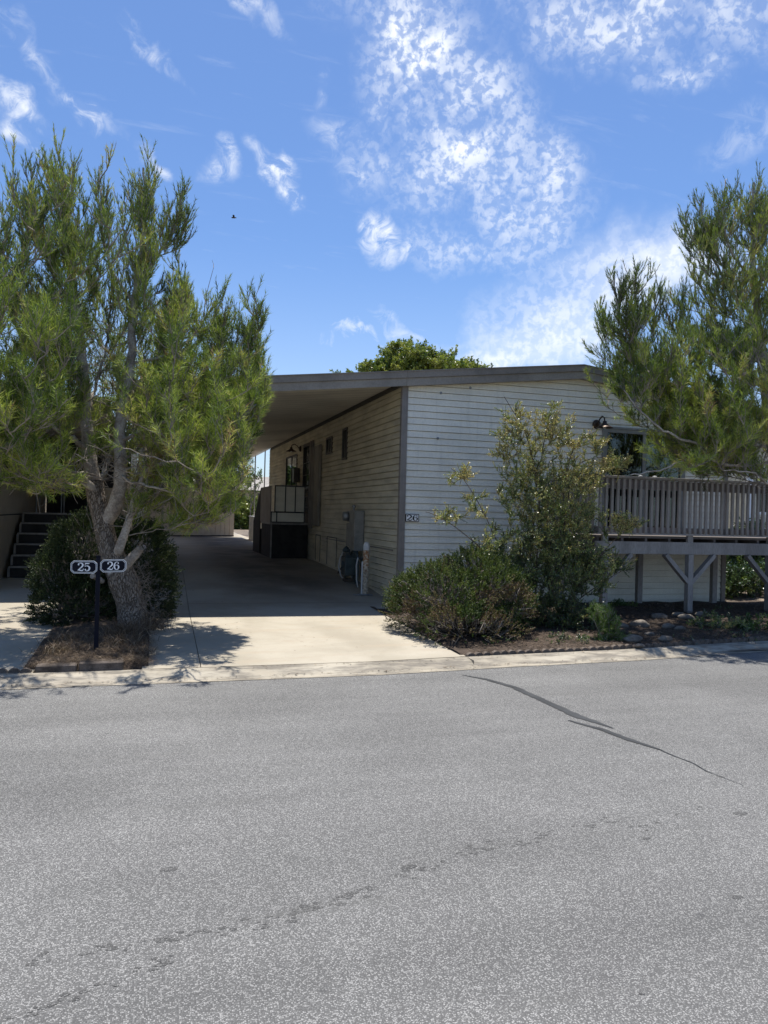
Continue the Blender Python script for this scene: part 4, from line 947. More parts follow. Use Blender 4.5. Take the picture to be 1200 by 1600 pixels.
def pine(name, loc, label, trunkP, trunkR, limbs, blobs, seed, dens=250, dead=80, mul=1.12):
    rg = np.random.default_rng(seed); t = thing(name, loc, label, 'tree', 'two pines in front of the homes')
    trunk_mesh(trunkP, trunkR).build('trunk', M['bark'], t)
    LP = []; nodes = []
    for pts, ra, rb in limbs:
        P = smooth_path(pts, .08); P[1:-1] += rg.normal(0, .008, (len(P)-2, 3)); LP.append((P, np.linspace(ra, rb, len(P)))); nodes.append(P[int(len(P)*.15):])
    tw, S0, S1, ST = grow(nodes, blobs, rg, mul=mul, side=(4, 7), sidelen=(.12, .28), shoot=(.25, .5), gauss=True, tuft=4.0)
    V, Fc = tubes_mesh(LP, 12); arr_mesh('limbs', V, Fc, M['limb'], t, smooth=True)
    # bare inner twigs
    pool = np.concatenate(nodes); pool = pool[(pool[:, 2] < 3.7) & (np.hypot(pool[:, 0]-trunkP[-1][0], pool[:, 1]-trunkP[-1][1]) < 1.25)]
    for i in range(dead):
        p = pool[rg.integers(len(pool))]; d = norm(rg.normal(size=3)*np.array((1, 1, .45))); l = rg.uniform(.25, .8); c = p+d*l*.5+np.array((0, 0, rg.uniform(-.1, .08))); q = c+norm(d+rg.normal(size=3)*.5)*l*.5
        P = smooth_path([p, c, q], .1); tw.append((P, np.linspace(.007, .0025, len(P))))
        for _ in range(3):
            j = rg.integers(1, len(P)); e = P[j]+norm(rg.normal(size=3))*rg.uniform(.08, .25); tw.append((np.array([P[j], (P[j]+e)/2+rg.normal(0, .01, 3), e]), np.array([.004, .003, .002])))
    V, Fc = tubes_mesh(tw, 4); arr_mesh('twigs', V, Fc, M['twig'], t, smooth=True)
    V, Fc, tt = needle_mesh(S0, S1, ST, dens, (.055, .10), (.0050, .0085), (R(16), R(50)), rg, zz=(2.6, 4.4))
    print(label, 'needles', len(Fc))
    arr_mesh('crown', V, Fc, M['needle'], t, tint=tt)
    # a few dark cones
    for i in range(22):
        b = MB(); p = S0[rg.integers(len(S0))]; d = norm(rg.normal(size=3)); 
        b.tube([p, p+d*.02, p+d*.045, p+d*.07], [.008, .022, .018, .004], 7); b.build('cone', M['twig'], t)
    return t, S0
Y1 = -1.75
TL = AP([(209, 1004, Y1), (208, 975, Y1), (203, 940, Y1), (192, 905, Y1-.02), (177, 870, Y1-.03), (166, 840, Y1-.02), (158, 805, Y1), (150, 775, Y1), (147, 752, Y1)])
limbsL = [
 (AP([(147, 752, Y1), (140, 715, Y1), (137, 680, Y1+.02), (133, 620, Y1), (128, 560, Y1-.05), (118, 480, Y1), (108, 400, Y1+.05), (100, 330, Y1), (96, 262, Y1)]), .082, .014),
 (AP([(163, 820, Y1), (178, 792, Y1-.12), (189, 745, Y1-.2), (187, 700, Y1-.2), (188, 660, Y1-.18), (195, 615, Y1-.15), (204, 570, Y1-.15), (208, 510, Y1-.1), (213, 440, Y1-.1), (222, 380, Y1-.05), (226, 310, Y1), (224, 262, Y1)]), .085, .012),
 (AP([(184, 868, Y1), (194, 835, Y1-.2), (204, 800, Y1-.25), (216, 762, Y1-.3), (240, 728, Y1-.4), (290, 722, Y1-.5), (345, 690, Y1-.5), (400, 632, Y1-.45)]), .035, .010),
 (AP([(150, 772, Y1), (135, 752, Y1-.15), (100, 733, Y1-.3), (60, 718, Y1-.45), (0, 690, Y1-.6), (-80, 640, Y1-.7), (-150, 560, Y1-.7)]), .048, .012),
 (AP([(150, 760, Y1), (165, 735, Y1+.25), (175, 705, Y1+.5), (215, 660, Y1+.8), (260, 600, Y1+1.0), (300, 530, Y1+1.1)]), .04, .01),
 (AP([(187, 690, Y1-.2), (235, 668, Y1-.4), (290, 640, Y1-.5), (345, 590, Y1-.4), (388, 520, Y1-.3), (410, 470, Y1-.3)]), .022, .008),
 (AP([(206, 568, Y1-.15), (255, 558, Y1-.2), (300, 528, Y1), (330, 480, Y1+.1)]), .018, .007),
 (AP([(138, 700, Y1), (90, 672, Y1-.3), (40, 640, Y1-.5), (-20, 575, Y1-.5), (-50, 480, Y1-.4)]), .03, .008),
 (AP([(133, 610, Y1), (95, 560, Y1-.2), (50, 520, Y1-.3), (15, 450, Y1-.2), (5, 380, Y1-.2)]), .024, .007),
 (AP([(212, 450, Y1-.1), (245, 400, Y1-.1), (275, 350, Y1-.1), (284, 300, Y1)]), .016, .006),
 (AP([(205, 470, Y1-.1), (165, 400, Y1-.2), (158, 320, Y1-.2), (155, 260, Y1-.1)]), .016, .006),
 (AP([(120, 490, Y1), (75, 410, Y1+.1), (55, 330, Y1+.1), (48, 262, Y1)]), .018, .006),
 (AP([(135, 660, Y1), (150, 600, Y1+.4), (170, 520, Y1+.7), (175, 420, Y1+.6)]), .024, .007),
 (AP([(189, 745, Y1-.2), (230, 760, Y1-.6), (290, 770, Y1-.8), (340, 745, Y1-.8)]), .016, .006),
 (AP([(141, 740, Y1), (110, 738, Y1-.5), (70, 745, Y1-.8)]), .018, .006)]
def BL(lst, y0, deep=None):
    out = []
    for (px, py, dy, rx, ry, rz, n, tint) in lst:
        if deep is not None:
            off = abs(px-deep)
            if off > 95 or py < 470: ry = min(ry*1.9, 1.15); n = int(n*1.15)
            else: dy += .55; ry = .85
        out.append((at(px, py, y0+dy), (rx, ry, rz), n, tint))
    return out
blobsL = BL([
 (48, 300, .0, .20, .35, .55, 36, .35), (90, 290, 0, .22, .4, .62, 50, .45), (112, 350, -.1, .4, .6, .6, 70, .5), (10, 370, 0, .35, .5, .65, 42, .4), (155, 290, 0, .18, .3, .45, 22, .45),
 (225, 300, 0, .20, .28, .56, 40, .5), (288, 320, 0, .11, .2, .42, 15, .35), (265, 345, 0, .2, .25, .35, 16, .4), (215, 385, 0, .3, .4, .35, 34, .5), (60, 450, 0, .6, .7, .55, 80, .4), (150, 470, .1, .45, .7, .55, 36, .45),
 (-30, 480, 0, .5, .7, .9, 60, .4), (40, 590, -.1, .7, .8, .5, 90, .5), (140, 610, -.1, .6, .7, .5, 26, .55), (-40, 660, -.3, .7, .7, .6, 30, .5),
 (262, 500, 0, .35, .6, .50, 60, .5), (285, 440, 0, .16, .3, .34, 20, .4), (340, 500, 0, .22, .4, .50, 44, .4), (392, 500, -.1, .17, .3, .46, 34, .35), (330, 580, -.1, .45, .7, .42, 75, .55), (250, 590, -.1, .5, .7, .45, 65, .6),
 (392, 580, -.1, .20, .35, .36, 36, .5), (408, 620, -.1, .10, .25, .30, 12, .45), (365, 650, -.2, .30, .5, .35, 48, .55), (290, 680, -.3, .5, .7, .38, 75, .65), (365, 712, -.3, .20, .35, .22, 22, .5), (215, 680, -.2, .4, .6, .35, 16, .65), (320, 750, -.4, .42, .6, .24, 52, .6), (345, 790, -.5, .20, .3, .12, 18, .55),
 (250, 745, -.4, .3, .5, .2, 26, .6), (230, 780, -.3, .22, .4, .12, 12, .6), (60, 690, -.4, .6, .7, .32, 30, .6), (75, 755, -.7, .28, .3, .13, 16, .7), (110, 752, -.7, .18, .25, .10, 9, .7), (20, 740, -.5, .4, .5, .2, 12, .6), (-60, 740, -.5, .5, .5, .25, 14, .6),
 (290, 600, -1.0, .8, .7, .6, 50, .5), (50, 560, -1.0, .8, .7, .7, 60, .5), (330, 690, -1.0, .5, .6, .35, 36, .6), (20, 650, -1.1, .6, .6, .4, 14, .55), (150, 380, -.8, .8, .6, .7, 50, .45), (300, 815, -.3, .34, .4, .10, 18, .5), (-20, 600, -1.7, .6, .5, .5, 46, .5), (40, 470, -1.5, .6, .5, .5, 46, .45), (200, 600, 1.3, .9, .6, .6, 80, .4), (120, 500, 1.3, .9, .6, .6, 80, .4), (260, 480, 1.2, .5, .5, .5, 50, .4)], Y1, 165)
pl_t, pS = pine('pine_tree', (-3.85, Y1, g(Y1)), 'tall pine with thick leaning trunk behind the 25 and 26 post', TL, [.20, .165, .15, .17, .15, .11, .105, .10, .095], limbsL, blobsL, 11, dens=128, dead=200)
b = MB()
P = smooth_path(AP([(176, 892, Y1-.06), (196, 882, Y1-.16), (220, 856, Y1-.25)]), .04); b.tube(P, np.interp(np.linspace(0, 1, len(P)), [0, .35, .8, 1], [.10, .065, .05, .042]), 14)
P = smooth_path(AP([(184, 868, Y1), (186, 858, Y1-.18), (196, 830, Y1-.24), (205, 800, Y1-.27)]), .04); b.tube(P, np.interp(np.linspace(0, 1, len(P)), [0, .3, 1], [.05, .055, .035]), 14)
P = smooth_path(AP([(160, 908, Y1-.02), (150, 902, Y1-.14), (144, 900, Y1-.2)]), .04); b.tube(P, .03, 14)
b.build('branch_stub', M['limb'], pl_t)
# thicket of dead ivy stems on the right of the trunk
rg = np.random.default_rng(5); tw = []
for i in range(170):
    p = at(*[(215, 905, Y1-.08), (222, 935, Y1-.05), (218, 960, Y1-.02)][i % 3])+rg.normal(0, .06, 3); q = p+rg.normal(0, .075, 3)+np.array((0, 0, -.02)); r_ = q+rg.normal(0, .07, 3); P = smooth_path([p, q, r_], .04); tw.append((P, np.linspace(.003, .0015, len(P))))
V, Fc = tubes_mesh(tw, 3); arr_mesh('dead_vine', V, Fc, M['twig'], pl_t, smooth=True)

Y2 = -2.35
TR = AP([(1262, 1010, Y2), (1258, 960, Y2), (1248, 900, Y2), (1235, 830, Y2), (1222, 760, Y2), (1212, 700, Y2)])
limbsR = [
 (AP([(1212, 700, Y2), (1200, 620, Y2), (1188, 540, Y2), (1180, 460, Y2), (1176, 400, Y2), (1176, 330, Y2), (1178, 285, Y2)]), .10, .012),
 (AP([(1222, 760, Y2), (1270, 680, Y2+.1), (1310, 560, Y2), (1330, 430, Y2)]), .08, .012),
 (AP([(1204, 650, Y2), (1150, 620, Y2-.2), (1100, 580, Y2-.2), (1060, 530, Y2-.1), (1035, 470, Y2)]), .035, .008),
 (AP([(1150, 622, Y2-.2), (1080, 600, Y2), (1010, 560, Y2+.1), (970, 500, Y2), (960, 430, Y2)]), .026, .007),
 (AP([(1210, 700, Y2), (1150, 690, Y2-.4), (1080, 690, Y2-.5), (1020, 660, Y2-.4), (975, 610, Y2-.3)]), .032, .007),
 (AP([(1215, 720, Y2), (1150, 728, Y2-.3), (1090, 715, Y2-.6), (1030, 735, Y2-.6), (985, 742, Y2-.6)]), .022, .006),
 (AP([(1183, 500, Y2), (1140, 450, Y2), (1105, 380, Y2), (1095, 310, Y2)]), .024, .007),
 (AP([(1180, 440, Y2), (1140, 390, Y2-.3), (1130, 320, Y2-.3), (1135, 280, Y2-.2)]), .02, .006),
 (AP([(1190, 560, Y2), (1140, 540, Y2+.5), (1110, 480, Y2+.7), (1090, 430, Y2+.6)]), .024, .007),
 (AP([(1215, 690, Y2), (1240, 660, Y2-.7), (1200, 600, Y2-.9), (1170, 520, Y2-.8)]), .03, .007),
 (AP([(1225, 780, Y2), (1180, 740, Y2-.6), (1130, 735, Y2-.7)]), .02, .006)]
blobsR = BL([
 (1098, 345, 0, .20, .35, .55, 46, .35), (1130, 330, -.1, .22, .4, .45, 40, .4), (1180, 320, 0, .3, .5, .55, 70, .4), (1235, 330, 0, .35, .5, .6, 50, .4), (1300, 400, 0, .5, .6, .8, 50, .4),
 (1120, 440, 0, .42, .6, .45, 80, .5), (1190, 450, -.2, .5, .7, .55, 90, .55), (1095, 520, 0, .30, .6, .32, 40, .45), (1150, 540, -.2, .55, .8, .45, 85, .55), (1230, 580, -.2, .5, .8, .7, 70, .5),
 (972, 455, 0, .15, .3, .42, 34, .25), (1000, 480, 0, .22, .3, .40, 36, .3), (955, 505, 0, .13, .3, .34, 18, .3), (1045, 475, 0, .11, .22, .34, 13, .3), (1005, 555, 0, .36, .5, .32, 66, .45), (1055, 560, 0, .35, .6, .38, 60, .5),
 (990, 588, -.1, .20, .4, .28, 22, .4), (1055, 625, -.2, .32, .5, .28, 50, .55), (1090, 630, -.2, .5, .7, .40, 80, .55), (1092, 680, -.4, .32, .5, .20, 44, .6), (1060, 728, -.5, .14, .3, .08, 8, .65), (1110, 700, -.4, .5, .6, .25, 60, .55), (1180, 680, -.4, .5, .7, .35, 60, .5), (1140, 735, -.5, .3, .4, .12, 24, .5), (1260, 700, -.3, .5, .6, .4, 30, .5), (1340, 470, 0, .5, .7, .7, 70, .45), (1310, 600, 0, .6, .8, .5, 70, .5),
 (1120, 560, -1.0, .8, .6, .6, 60, .5), (1130, 635, -1.0, .45, .6, .4, 36, .55), (1180, 640, -1.1, .8, .6, .5, 50, .55)], Y2, 1200)
pine('pine_tree', (5.3, Y2, g(Y2)), 'pine at the right edge whose branches hang over the deck railing', TR, [.17, .14, .13, .125, .12, .11], limbsR, blobsR, 23, dens=132, dead=120)

# ---------------------------------------------------------------- shrubs
def sprig_shrub(name, loc, label, lobes, n, mat, rg, dens=900, nlen=(.010, .022), width=(.005, .009), sl=(.05, .12), tint=.45, core=M['twig'], bare_low=0., group=None, ntw=260, dry=0.):
    """dense clipped evergreen: short sprigs all over lumpy lobes"""
    t = thing(name, loc, label, 'shrub', group); S0, S1, ST = [], [], []; C = np.array([l[0] for l in lobes]); Rr = np.array([l[1] for l in lobes])
    wts = np.array([r[0]*r[1]+r[0]*r[2] for r in Rr]); wts /= wts.sum(); zmin = loc[2]
    for i in range(n):
        k = rg.choice(len(lobes), p=wts); d = norm(rg.normal(size=3)); lump = 1+.30*mnoise.noise(Vector(d*2.6)+Vector((k*5., 0, 0)))+.20*mnoise.noise(Vector(d*6.5)+Vector((0, k*5., 0)))
        depth = 1-abs(rg.normal(0, .10)); p = C[k]+d*Rr[k]*lump*depth
        if p[2] < zmin+.01: continue
        # skip what lies deep inside another lobe
        q = (p-C)/Rr; ins = np.linalg.norm(q, axis=1); ins[k] = 9
        if ins.min() < .72: continue
        out = norm(d/Rr[k]*Rr[k].mean()+np.array((0, 0, .35))+rg.normal(0, .35, 3)); l = rg.uniform(*sl)
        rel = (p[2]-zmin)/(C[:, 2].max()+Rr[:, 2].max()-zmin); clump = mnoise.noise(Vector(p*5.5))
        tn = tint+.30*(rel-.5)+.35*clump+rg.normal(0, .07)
        if dry and mnoise.noise(Vector(p*3.1)+Vector((9, 0, 0)))+.5*(.45-rel) > dry: tn = 1.0
        if rel < bare_low and rg.random() < .8: continue
        S0.append(p); S1.append(p+out*l); ST.append(tn)
    S0, S1, ST = np.array(S0), np.array(S1), np.clip(np.array(ST), 0, 1)
    V, Fc, tt = needle_mesh(S0, S1, ST, dens, nlen, width, (R(20), R(65)), rg, quad=True); arr_mesh('foliage', V, Fc, mat, t, tint=tt)
    tw = []
    for i in range(ntw):
        j = rg.integers(len(S0)); base = np.array((loc[0], loc[1], zmin))+rg.normal(0, .08, 3)*np.array((1, 1, 0)); mid = base*.5+S0[j]*.5+rg.normal(0, .05, 3); mid[2] -= .05; P = smooth_path([base, mid, S0[j]], .1); tw.append((P, np.linspace(.012, .002, len(P))))
    for i in range(int(ntw*1.2)):
        j = rg.integers(len(S0)); p = S0[j]; tw.append((np.array([p-(S1[j]-p)*1.5, p, p+norm(rg.normal(size=3))*.06]), np.array([.004, .003, .001])))
    V, Fc = tubes_mesh(tw, 4); arr_mesh('branches', V, Fc, core, t, smooth=True)
    return t
rg = np.random.default_rng(31)
# left dark juniper behind the trunk
j0 = (-4.55, -.7, g(-.7))
sprig_shrub('juniper_shrub', j0, 'large dark juniper wrapped around the leaning pine trunk', [
 (at(88, 900, -.9), (.27, .40, .30)), (at(125, 870, -.6), (.36, .45, .36)), (at(98, 945, -1.0), (.33, .45, .38)), (at(140, 860, -.7), (.45, .5, .45)), (at(225, 880, -.6), (.34, .5, .50)), (at(235, 930, -.7), (.30, .5, .48)), (at(180, 940, -.5), (.5, .5, .5)), (at(130, 960, -1.1), (.42, .45, .35)), (at(205, 860, -.3), (.42, .5, .40)), (at(130, 860, -.3), (.38, .5, .34))],
 15000, M['juniper_dark'], rg, dens=300, nlen=(.012, .026), width=(.007, .013), tint=.36, ntw=300)
# front juniper at the corner
sprig_shrub('juniper_shrub', (.2, -2.2, g(-2.2)), 'broad mounded juniper with dry brown base by the driveway corner', [
 (at(690, 950, -2.3), (.52, .70, .50)), (at(650, 955, -2.0), (.34, .55, .38)), (at(745, 930, -2.2), (.50, .70, .52)), (at(775, 945, -2.3), (.36, .60, .45)), (at(720, 985, -2.9), (.50, .40, .28)), (at(765, 990, -2.9), (.42, .35, .24))],
 14000, M['juniper'], rg, dens=300, nlen=(.012, .026), width=(.006, .012), tint=.55, ntw=700, core=M['twig_pale'], bare_low=.26, dry=.17)
# tall arching shrub
def leafy(name, loc, label, stems, blobs, seed, mat, dens, size, gauss=False, cat='shrub', vertical=.35, group=None, sidelen=(.06, .16), shoot=(.25, .6), stemr=(.012, .004), wid=None, side=(3, 7), ang=(R(25), R(80)), twm='twig', mul=1.0):
    rg = np.random.default_rng(seed); t = thing(name, loc, label, cat, group); LP = []; nodes = []
    for pts in stems:
        P = smooth_path(pts, .08); LP.append((P, np.linspace(stemr[0], stemr[1], len(P)))); nodes.append(P)
    tw, S0, S1, ST = grow(nodes, blobs, rg, mul=mul, gauss=gauss, upk=.4, vertical=vertical, sidelen=sidelen, shoot=shoot, side=side, bare=.0022, jit=.06)
    V, Fc = tubes_mesh(LP, 8); arr_mesh('stems', V, Fc, M[twm], t, smooth=True)
    V, Fc = tubes_mesh(tw, 4); arr_mesh('twigs', V, Fc, M[twm], t, smooth=True)
    wid = wid or (size[0]*.45, size[1]*.5)
    V, Fc, tt = needle_mesh(S0, S1, ST, dens, size, wid, ang, rg, quad=True); arr_mesh('leaves', V, Fc, mat, t, tint=tt); return t
Y3 = -1.95
leafy('tall_shrub', (1.0, Y3, g(Y3)), 'tall loose shrub with yellowish arching tips in front of the pale wall',
 [AP([(835, 995, Y3), (838, 900, Y3), (842, 800, Y3), (846, 720, Y3), (858, 650, Y3), (866, 625, Y3)]), AP([(830, 995, Y3), (828, 880, Y3), (838, 760, Y3), (822, 680, Y3), (800, 640, Y3), (788, 620, Y3)]),
  AP([(838, 995, Y3), (870, 900, Y3), (885, 800, Y3), (900, 730, Y3), (950, 715, Y3), (985, 735, Y3)]), AP([(835, 990, Y3), (870, 880, Y3-.1), (885, 740, Y3-.1), (905, 690, Y3), (935, 672, Y3)]),
  AP([(828, 990, Y3), (790, 880, Y3-.1), (755, 800, Y3-.1), (725, 750, Y3-.1), (705, 732, Y3-.1)]), AP([(828, 990, Y3), (770, 880, Y3-.2), (720, 830, Y3-.2), (680, 805, Y3-.2), (665, 800, Y3-.2)]),
  AP([(842, 995, Y3), (900, 920, Y3-.1), (945, 860, Y3-.2), (970, 835, Y3-.2), (995, 815, Y3-.2)]), AP([(842, 995, Y3), (900, 940, Y3-.2), (950, 905, Y3-.2), (975, 890, Y3-.2)])],
 BL([(862, 660, 0, .26, .24, .34, 46, .9), (805, 655, 0, .20, .2, .28, 26, .88), (825, 710, 0, .36, .28, .34, 46, .84), (850, 760, 0, .36, .34, .32, 90, .74), (925, 690, 0, .20, .2, .12, 18, .85), (905, 740, 0, .34, .3, .25, 70, .82), (960, 725, 0, .24, .2, .12, 26, .88),
     (715, 742, -.1, .16, .2, .12, 9, .8), (745, 785, -.1, .20, .25, .16, 14, .72), (700, 806, -.15, .20, .2, .08, 13, .72), (780, 835, -.1, .30, .35, .22, 24, .6), (860, 860, 0, .48, .45, .40, 230, .50), (900, 800, 0, .34, .35, .3, 80, .72), (925, 880, -.1, .34, .35, .32, 120, .48), (975, 815, -.2, .20, .2, .12, 26, .86), (860, 930, -.1, .55, .45, .35, 150, .32), (965, 880, -.2, .14, .2, .10, 14, .6), (800, 890, 0, .35, .35, .25, 70, .42), (885, 965, -.3, .45, .35, .28, 120, .22), (820, 1000, -.5, .4, .3, .15, 40, .25), (800, 760, 0, .22, .3, .35, 40, .75), (750, 855, -.2, .34, .3, .14, 16, .55), (850, 810, 0, .46, .4, .35, 80, .72), (790, 690, 0, .16, .2, .25, 20, .85), (890, 690, 0, .18, .2, .2, 24, .9)], Y3),
 3, M['leaf'], 170, (.012, .026), mul=1.75, gauss=True, sidelen=(.05, .15), wid=(.007, .013), twm='twig_dark')
# grassy tuft + ferny greens + low bushes on the right
leafy('feathery_shrub', (1.75, -3.1, g(-3)), 'feathery yellow green tuft at the right foot of the tall shrub', [AP([(955, 1008, -3.1), (952, 985, -3.1), (950, 965, -3.1)]), AP([(955, 1008, -3.1), (965, 985, -3.1), (968, 975, -3.1)]), AP([(948, 1008, -3.1), (935, 985, -3.1), (925, 960, -3.0)])],
 BL([(955, 980, 0, .16, .15, .15, 46, .65), (935, 960, .1, .18, .15, .14, 36, .45), (965, 1000, 0, .12, .12, .07, 20, .6), (940, 1000, 0, .12, .12, .06, 16, .6)], -3.1), 41, M['fern'], 520, (.02, .045), wid=(.002, .004), sidelen=(.05, .11), shoot=(.1, .25), stemr=(.006, .003))
leafy('fern_shrub', (2.9, -.9, .05), 'bright green ferny mound beneath the left end of the deck', [AP([(975, 972, -.95), (972, 950, -.95)]), AP([(975, 972, -.95), (990, 955, -.95)])],
 BL([(970, 950, 0, .24, .25, .14, 60, .5), (955, 962, 0, .2, .2, .1, 30, .4), (995, 962, 0, .18, .2, .08, 30, .45)], -.95), 42, M['fern'], 420, (.02, .045), wid=(.004, .008), sidelen=(.05, .12), shoot=(.1, .25), stemr=(.006, .003))
for i, (px, py, y, rx, rz, mat, tn, lab) in enumerate([
  (1125, 985, -2.5, .48, .26, 'leaf', .35, 'low dusky bush just left of the right deck post'), (1180, 985, -2.6, .35, .22, 'fern', .5, 'low green shrub at the right end of the bed'),
  (1090, 1000, -2.9, .26, .08, 'straw', .4, 'low dry brown ground plant near the kerb edging'), (1160, 1002, -3.0, .5, .10, 'leaf', .3, 'trailing dark ground plant along the kerb at right'), (1050, 990, -2.4, .2, .06, 'fern', .3, 'tiny dark green plant among the bed rocks'),
  (1010, 1004, -2.9, .30, .06, 'straw', .5, 'matted dry plant in front of the grey boulder'), (1075, 1008, -3.1, .3, .05, 'leaf', .25, 'thin dark creeper over the edging blocks'), (880, 1008, -3.0, .45, .12, 'leaf', .2, 'dark low growth between the juniper and the grassy tuft'), (1040, 955, -1.2, .4, .07, 'straw', .35, 'dry brush in the shade under the deck'), (1130, 960, -1.3, .4, .12, 'leaf', .2, 'dark brush in the shade under the deck right of the middle post')]):
    c = at(px, py, y)
    leafy('low_shrub', (c[0], y, g(y)), lab, [[(c[0], y, g(y)), (c[0]+.02, y, c[2])], [(c[0]-.1, y, g(y)), (c[0]-.15, y+.05, c[2])], [(c[0]+.1, y, g(y)), (c[0]+.17, y, c[2])]], [(c, (rx, .32, rz), int(90*rx/.3), tn)], 50+i, M[mat], 230, (.014, .03), sidelen=(.04, .1), shoot=(.1, .3), stemr=(.006, .003))
# dark shrub beyond the home at the right, bushes behind
leafy('dark_bush', (7.6, 3.5, .2), 'dark twiggy bush in the gap beyond the end of the home', [[(7.7, 3.5, .1), (7.8, 3.5, 1.3)], [(7.9, 3.5, .1), (8.1, 3.4, 1.2)], [(7.5, 3.5, .1), (7.3, 3.4, 1.0)]], [((8.1, 3.0, .7), (1.2, .7, .55), 260, .15), ((9.2, 2.9, .7), (.9, .6, .7), 200, .2), ((7.2, 2.3, .35), (.9, .5, .3), 120, .1), ((8.4, 2.2, .3), (1.0, .5, .25), 120, .1), ((6.7, 2.8, .5), (.4, .4, .35), 50, .1), ((7.0, .9, .25), (.9, .4, .22), 160, .1), ((8.3, 1.0, .3), (.8, .4, .25), 120, .12)], 61, M['leaf'], 90, (.04, .08), sidelen=(.1, .25))
leafy('bushy_hedge', (1.6, 33, .35), 'sunny green bush beyond the shed seen under the carport', [[(1.5, 33, .3), (1.4, 33, 2.0)], [(2.5, 33, .3), (2.6, 33, 2.2)], [(.6, 33, .3), (.4, 33, 2.2)]],
 [((1.0, 33, 1.3), (1.3, .9, 1.0), 220, .6), ((2.6, 33, 1.3), (1.3, .9, 1.2), 220, .6), ((.2, 33, 1.5), (1, .8, 1.2), 150, .65), ((1.2, 32.6, .7), (1.6, .8, .5), 130, .2)], 62, M['leaf_green'], 45, (.08, .15), sidelen=(.15, .4))
leafy('young_tree', (.75, 24, .3), 'spindly young tree with sparse leaves against the far sky', [[(.55, 24, .3), (.6, 24, 2.0), (.5, 24, 3.6)], [(.55, 24, 1.4), (1.0, 24, 2.6)]], [((.5, 24, 2.7), (.7, .5, .9), 34, .3), ((.9, 24, 1.9), (.5, .4, .6), 16, .3)], 63, M['leaf_green'], 34, (.06, .11), sidelen=(.1, .3), cat='tree', stemr=(.03, .01))
leafy('leafy_tree', (-5, 26, .3), 'dark leafy tree mass behind the beige shed roof', [[(-5, 26, .3), (-5, 26, 2.6)], [(-5, 26, 1.5), (-7.5, 26, 3)], [(-5, 26, 1.5), (-2.8, 26, 3)]], [((-5, 26, 3), (2.2, 1, 1.3), 260, .2), ((-8, 26, 3), (2.2, 1, 1.4), 260, .2), ((-3.0, 26, 2.7), (1.2, 1, 1.0), 130, .25)], 71, M['leaf_green'], 40, (.10, .20), sidelen=(.2, .5), cat='tree', stemr=(.12, .04), shoot=(.4, 1.0))
# round tree behind the roof
rgt = np.random.default_rng(64)
tb = at(650, 600, 30)
leafy('leafy_tree', (tb[0], 30, .35), 'rounded bright green tree rising behind the flat roofline', [[(tb[0], 30, .3), (tb[0], 30, 6), (tb[0]+.2, 30, 10.2)], [(tb[0], 30, 5.5), (tb[0]-2, 30, 9)], [(tb[0], 30, 5.5), (tb[0]+3, 30, 8.9)]],
 [(at(640, 568, 30), (2.0, 2, 1.25), 230, .6), (at(690, 580, 30), (2.3, 2, 1.1), 230, .7), (at(600, 585, 30), (1.6, 1.6, .8), 120, .65), (at(740, 592, 30), (1.7, 1.5, .6), 90, .7), (at(545, 592, 30), (1.1, 1, .35), 24, .7), (at(655, 620, 30), (4.4, 2, 1.2), 160, .4)],
 65, M['leaf_green'], 42, (.10, .20), sidelen=(.2, .5), cat='tree', stemr=(.16, .05), shoot=(.4, 1.0), side=(5, 9), vertical=.15)

# ---------------------------------------------------------------- litter, dry grass
rg = np.random.default_rng(77)
def litter(name, fn, n, ln, wd, mat, tintf, up_=.12, label=None):
    P = np.array([fn() for _ in range(n)]); a = rg.uniform(0, 2*PI, n); d = np.stack([np.cos(a), np.sin(a), rg.normal(0, up_, n)], 1); d = norm(d); L = rg.uniform(ln[0], ln[1], n)[:, None]; s = perp(d, rg)*rg.uniform(wd[0], wd[1], n)[:, None]*.5
    s[:, 2] *= .3; V = np.stack([P-d*L*.5-s, P-d*L*.5+s, P+d*L*.5], 1).reshape(-1, 3)
    arr_mesh(name, V, np.arange(n*3).reshape(-1, 3), mat, tint=np.clip(tintf(n), 0, 1), kind='stuff', label=label, cat='ground litter')
def fl_():
    x = rg.uniform(-4.68, -3.6)+rg.normal(0, .03); y = edge(x)+.42+abs(rg.normal(0, 1.0)); return (x, y, hz(x, y)+rg.uniform(.0, .035))
litter('fallen_needles', fl_, 15000, (.05, .11), (.002, .004), M['straw'], lambda n: rg.normal(.45, .25, n), .25, 'brown fallen pine needles under the left pine')
def fr_():
    x = rg.uniform(-.3, 6.5); y = edge(x)+.42+rg.random()*2.2; return (x, min(y, -.3), hz(x, min(y, -.3))+rg.uniform(0, .02))
litter('mulch', fr_, 22000, (.03, .09), (.003, .010), M['straw'], lambda n: rg.normal(.30, .25, n), .2, 'brown mulch and needles covering the right bed')
def fg_():
    x = rg.uniform(-9, 9); y = edge(x)+rg.choice([.09, .12, -.03, .30])+rg.normal(0, .035); return (x, y, -.135 if y < edge(x)+.2 else -.088)
litter('gutter_litter', fg_, 1500, (.012, .05), (.004, .014), M['straw'], lambda n: rg.normal(.45, .3, n), .15, 'bits of leaf and grit along the gutter')
def fd_():
    x = rg.uniform(-9, 1.5); y = rg.uniform(-3.6, 3); return (x, y, g(y)+.006)
litter('driveway_litter', fd_, 900, (.01, .05), (.003, .012), M['straw'], lambda n: rg.normal(.4, .3, n), .1, 'scattered needles and leaf bits on the concrete')
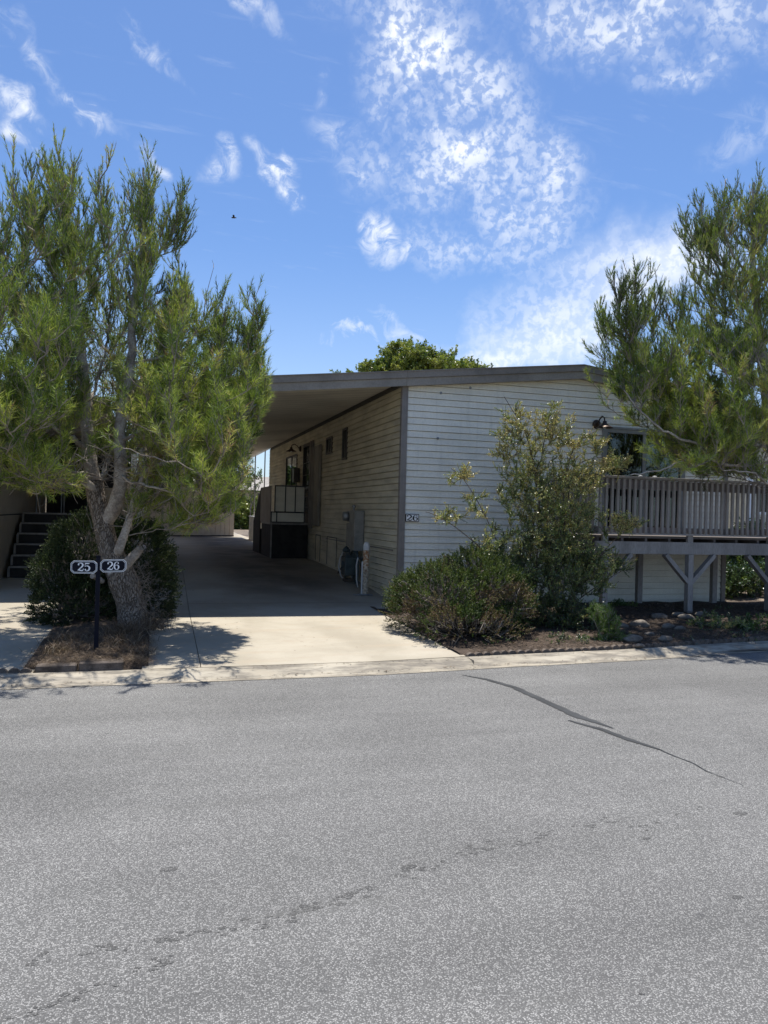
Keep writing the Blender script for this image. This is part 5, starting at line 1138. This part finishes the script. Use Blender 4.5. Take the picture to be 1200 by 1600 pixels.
def dry_tuft(cx, cy, n, h, spread, lab):
    P = []; 
    z = hz(cx, cy); tw = []
    S0 = np.array((cx, cy, z))+rg.normal(0, 1, (n, 3))*np.array((spread, spread, 0)); a = rg.uniform(0, 2*PI, n); l = rg.uniform(.35, 1, n)*h
    d = np.stack([np.cos(a)*.6, np.sin(a)*.6, np.ones(n)], 1); d = norm(d+rg.normal(0, .25, (n, 3))); M1 = S0+d*l[:, None]*.55; d2 = norm(d+np.stack([np.cos(a), np.sin(a), -.5*np.ones(n)], 1)*.6); T = M1+d2*l[:, None]*.45
    s = perp(d, rg)*.0022; V = np.stack([S0-s, S0+s, M1+s*.8, M1-s*.8, T], 1).reshape(-1, 3); base = np.arange(n)[:, None]*5
    Fc = np.concatenate([base+np.array([[0, 1, 2]]), base+np.array([[0, 2, 3]]), base+np.array([[3, 2, 4]])])
    arr_mesh('dry_grass', V, Fc, M['straw'], tint=np.tile(np.clip(rg.normal(.5, .25, n), 0, 1), 3), origin=(cx, cy, z), label=lab, cat='grass tuft', group='dry grass tufts under the left pine')
for cx, cy, n, h, s_, lab in ((-3.90, -2.5, 700, .30, .09, 'reddish dry grass tuft right of the pine trunk base'), (-3.85, -2.9, 400, .17, .10, 'matted dry grass in front of the pine trunk'), (-4.45, -3.2, 420, .16, .10, 'pinkish dry tuft left of the number post'), (-3.62, -1.9, 260, .36, .10, 'long pale grass leaning over the driveway edge'), (-4.45, -2.6, 300, .16, .12, 'thin dry grass at the juniper foot'), (-3.75, -3.35, 260, .12, .07, 'short brown grass by the right bed tip')):
    dry_tuft(cx, cy, n, h, s_, lab)
# bird high in the sky
bp = at(365, 340, 22); b = MB()
b.tube([bp+np.array((-.10, 0, 0)), bp+np.array((-.05, 0, .0)), bp+np.array((.03, 0, 0)), bp+np.array((.09, 0, .01)), bp+np.array((.13, 0, 0))], [.006, .028, .035, .02, .004], 10)
for s in (-1, 1): b.add([bp+np.array((-.03, 0, .01)), bp+np.array((.05, 0, .01)), bp+np.array((.02, s*.12, .07)), bp+np.array((-.05, s*.24, .03)), bp+np.array((-.06, s*.12, .05))], [(0, 1, 2, 4), (4, 2, 3)])
b.build('bird', M['dark'], label='small dark bird flying in the blue sky above the roof', cat='bird', origin=bp)
SC.cycles.use_denoising = True
SC.cycles.max_bounces = 8; SC.cycles.transparent_max_bounces = 16
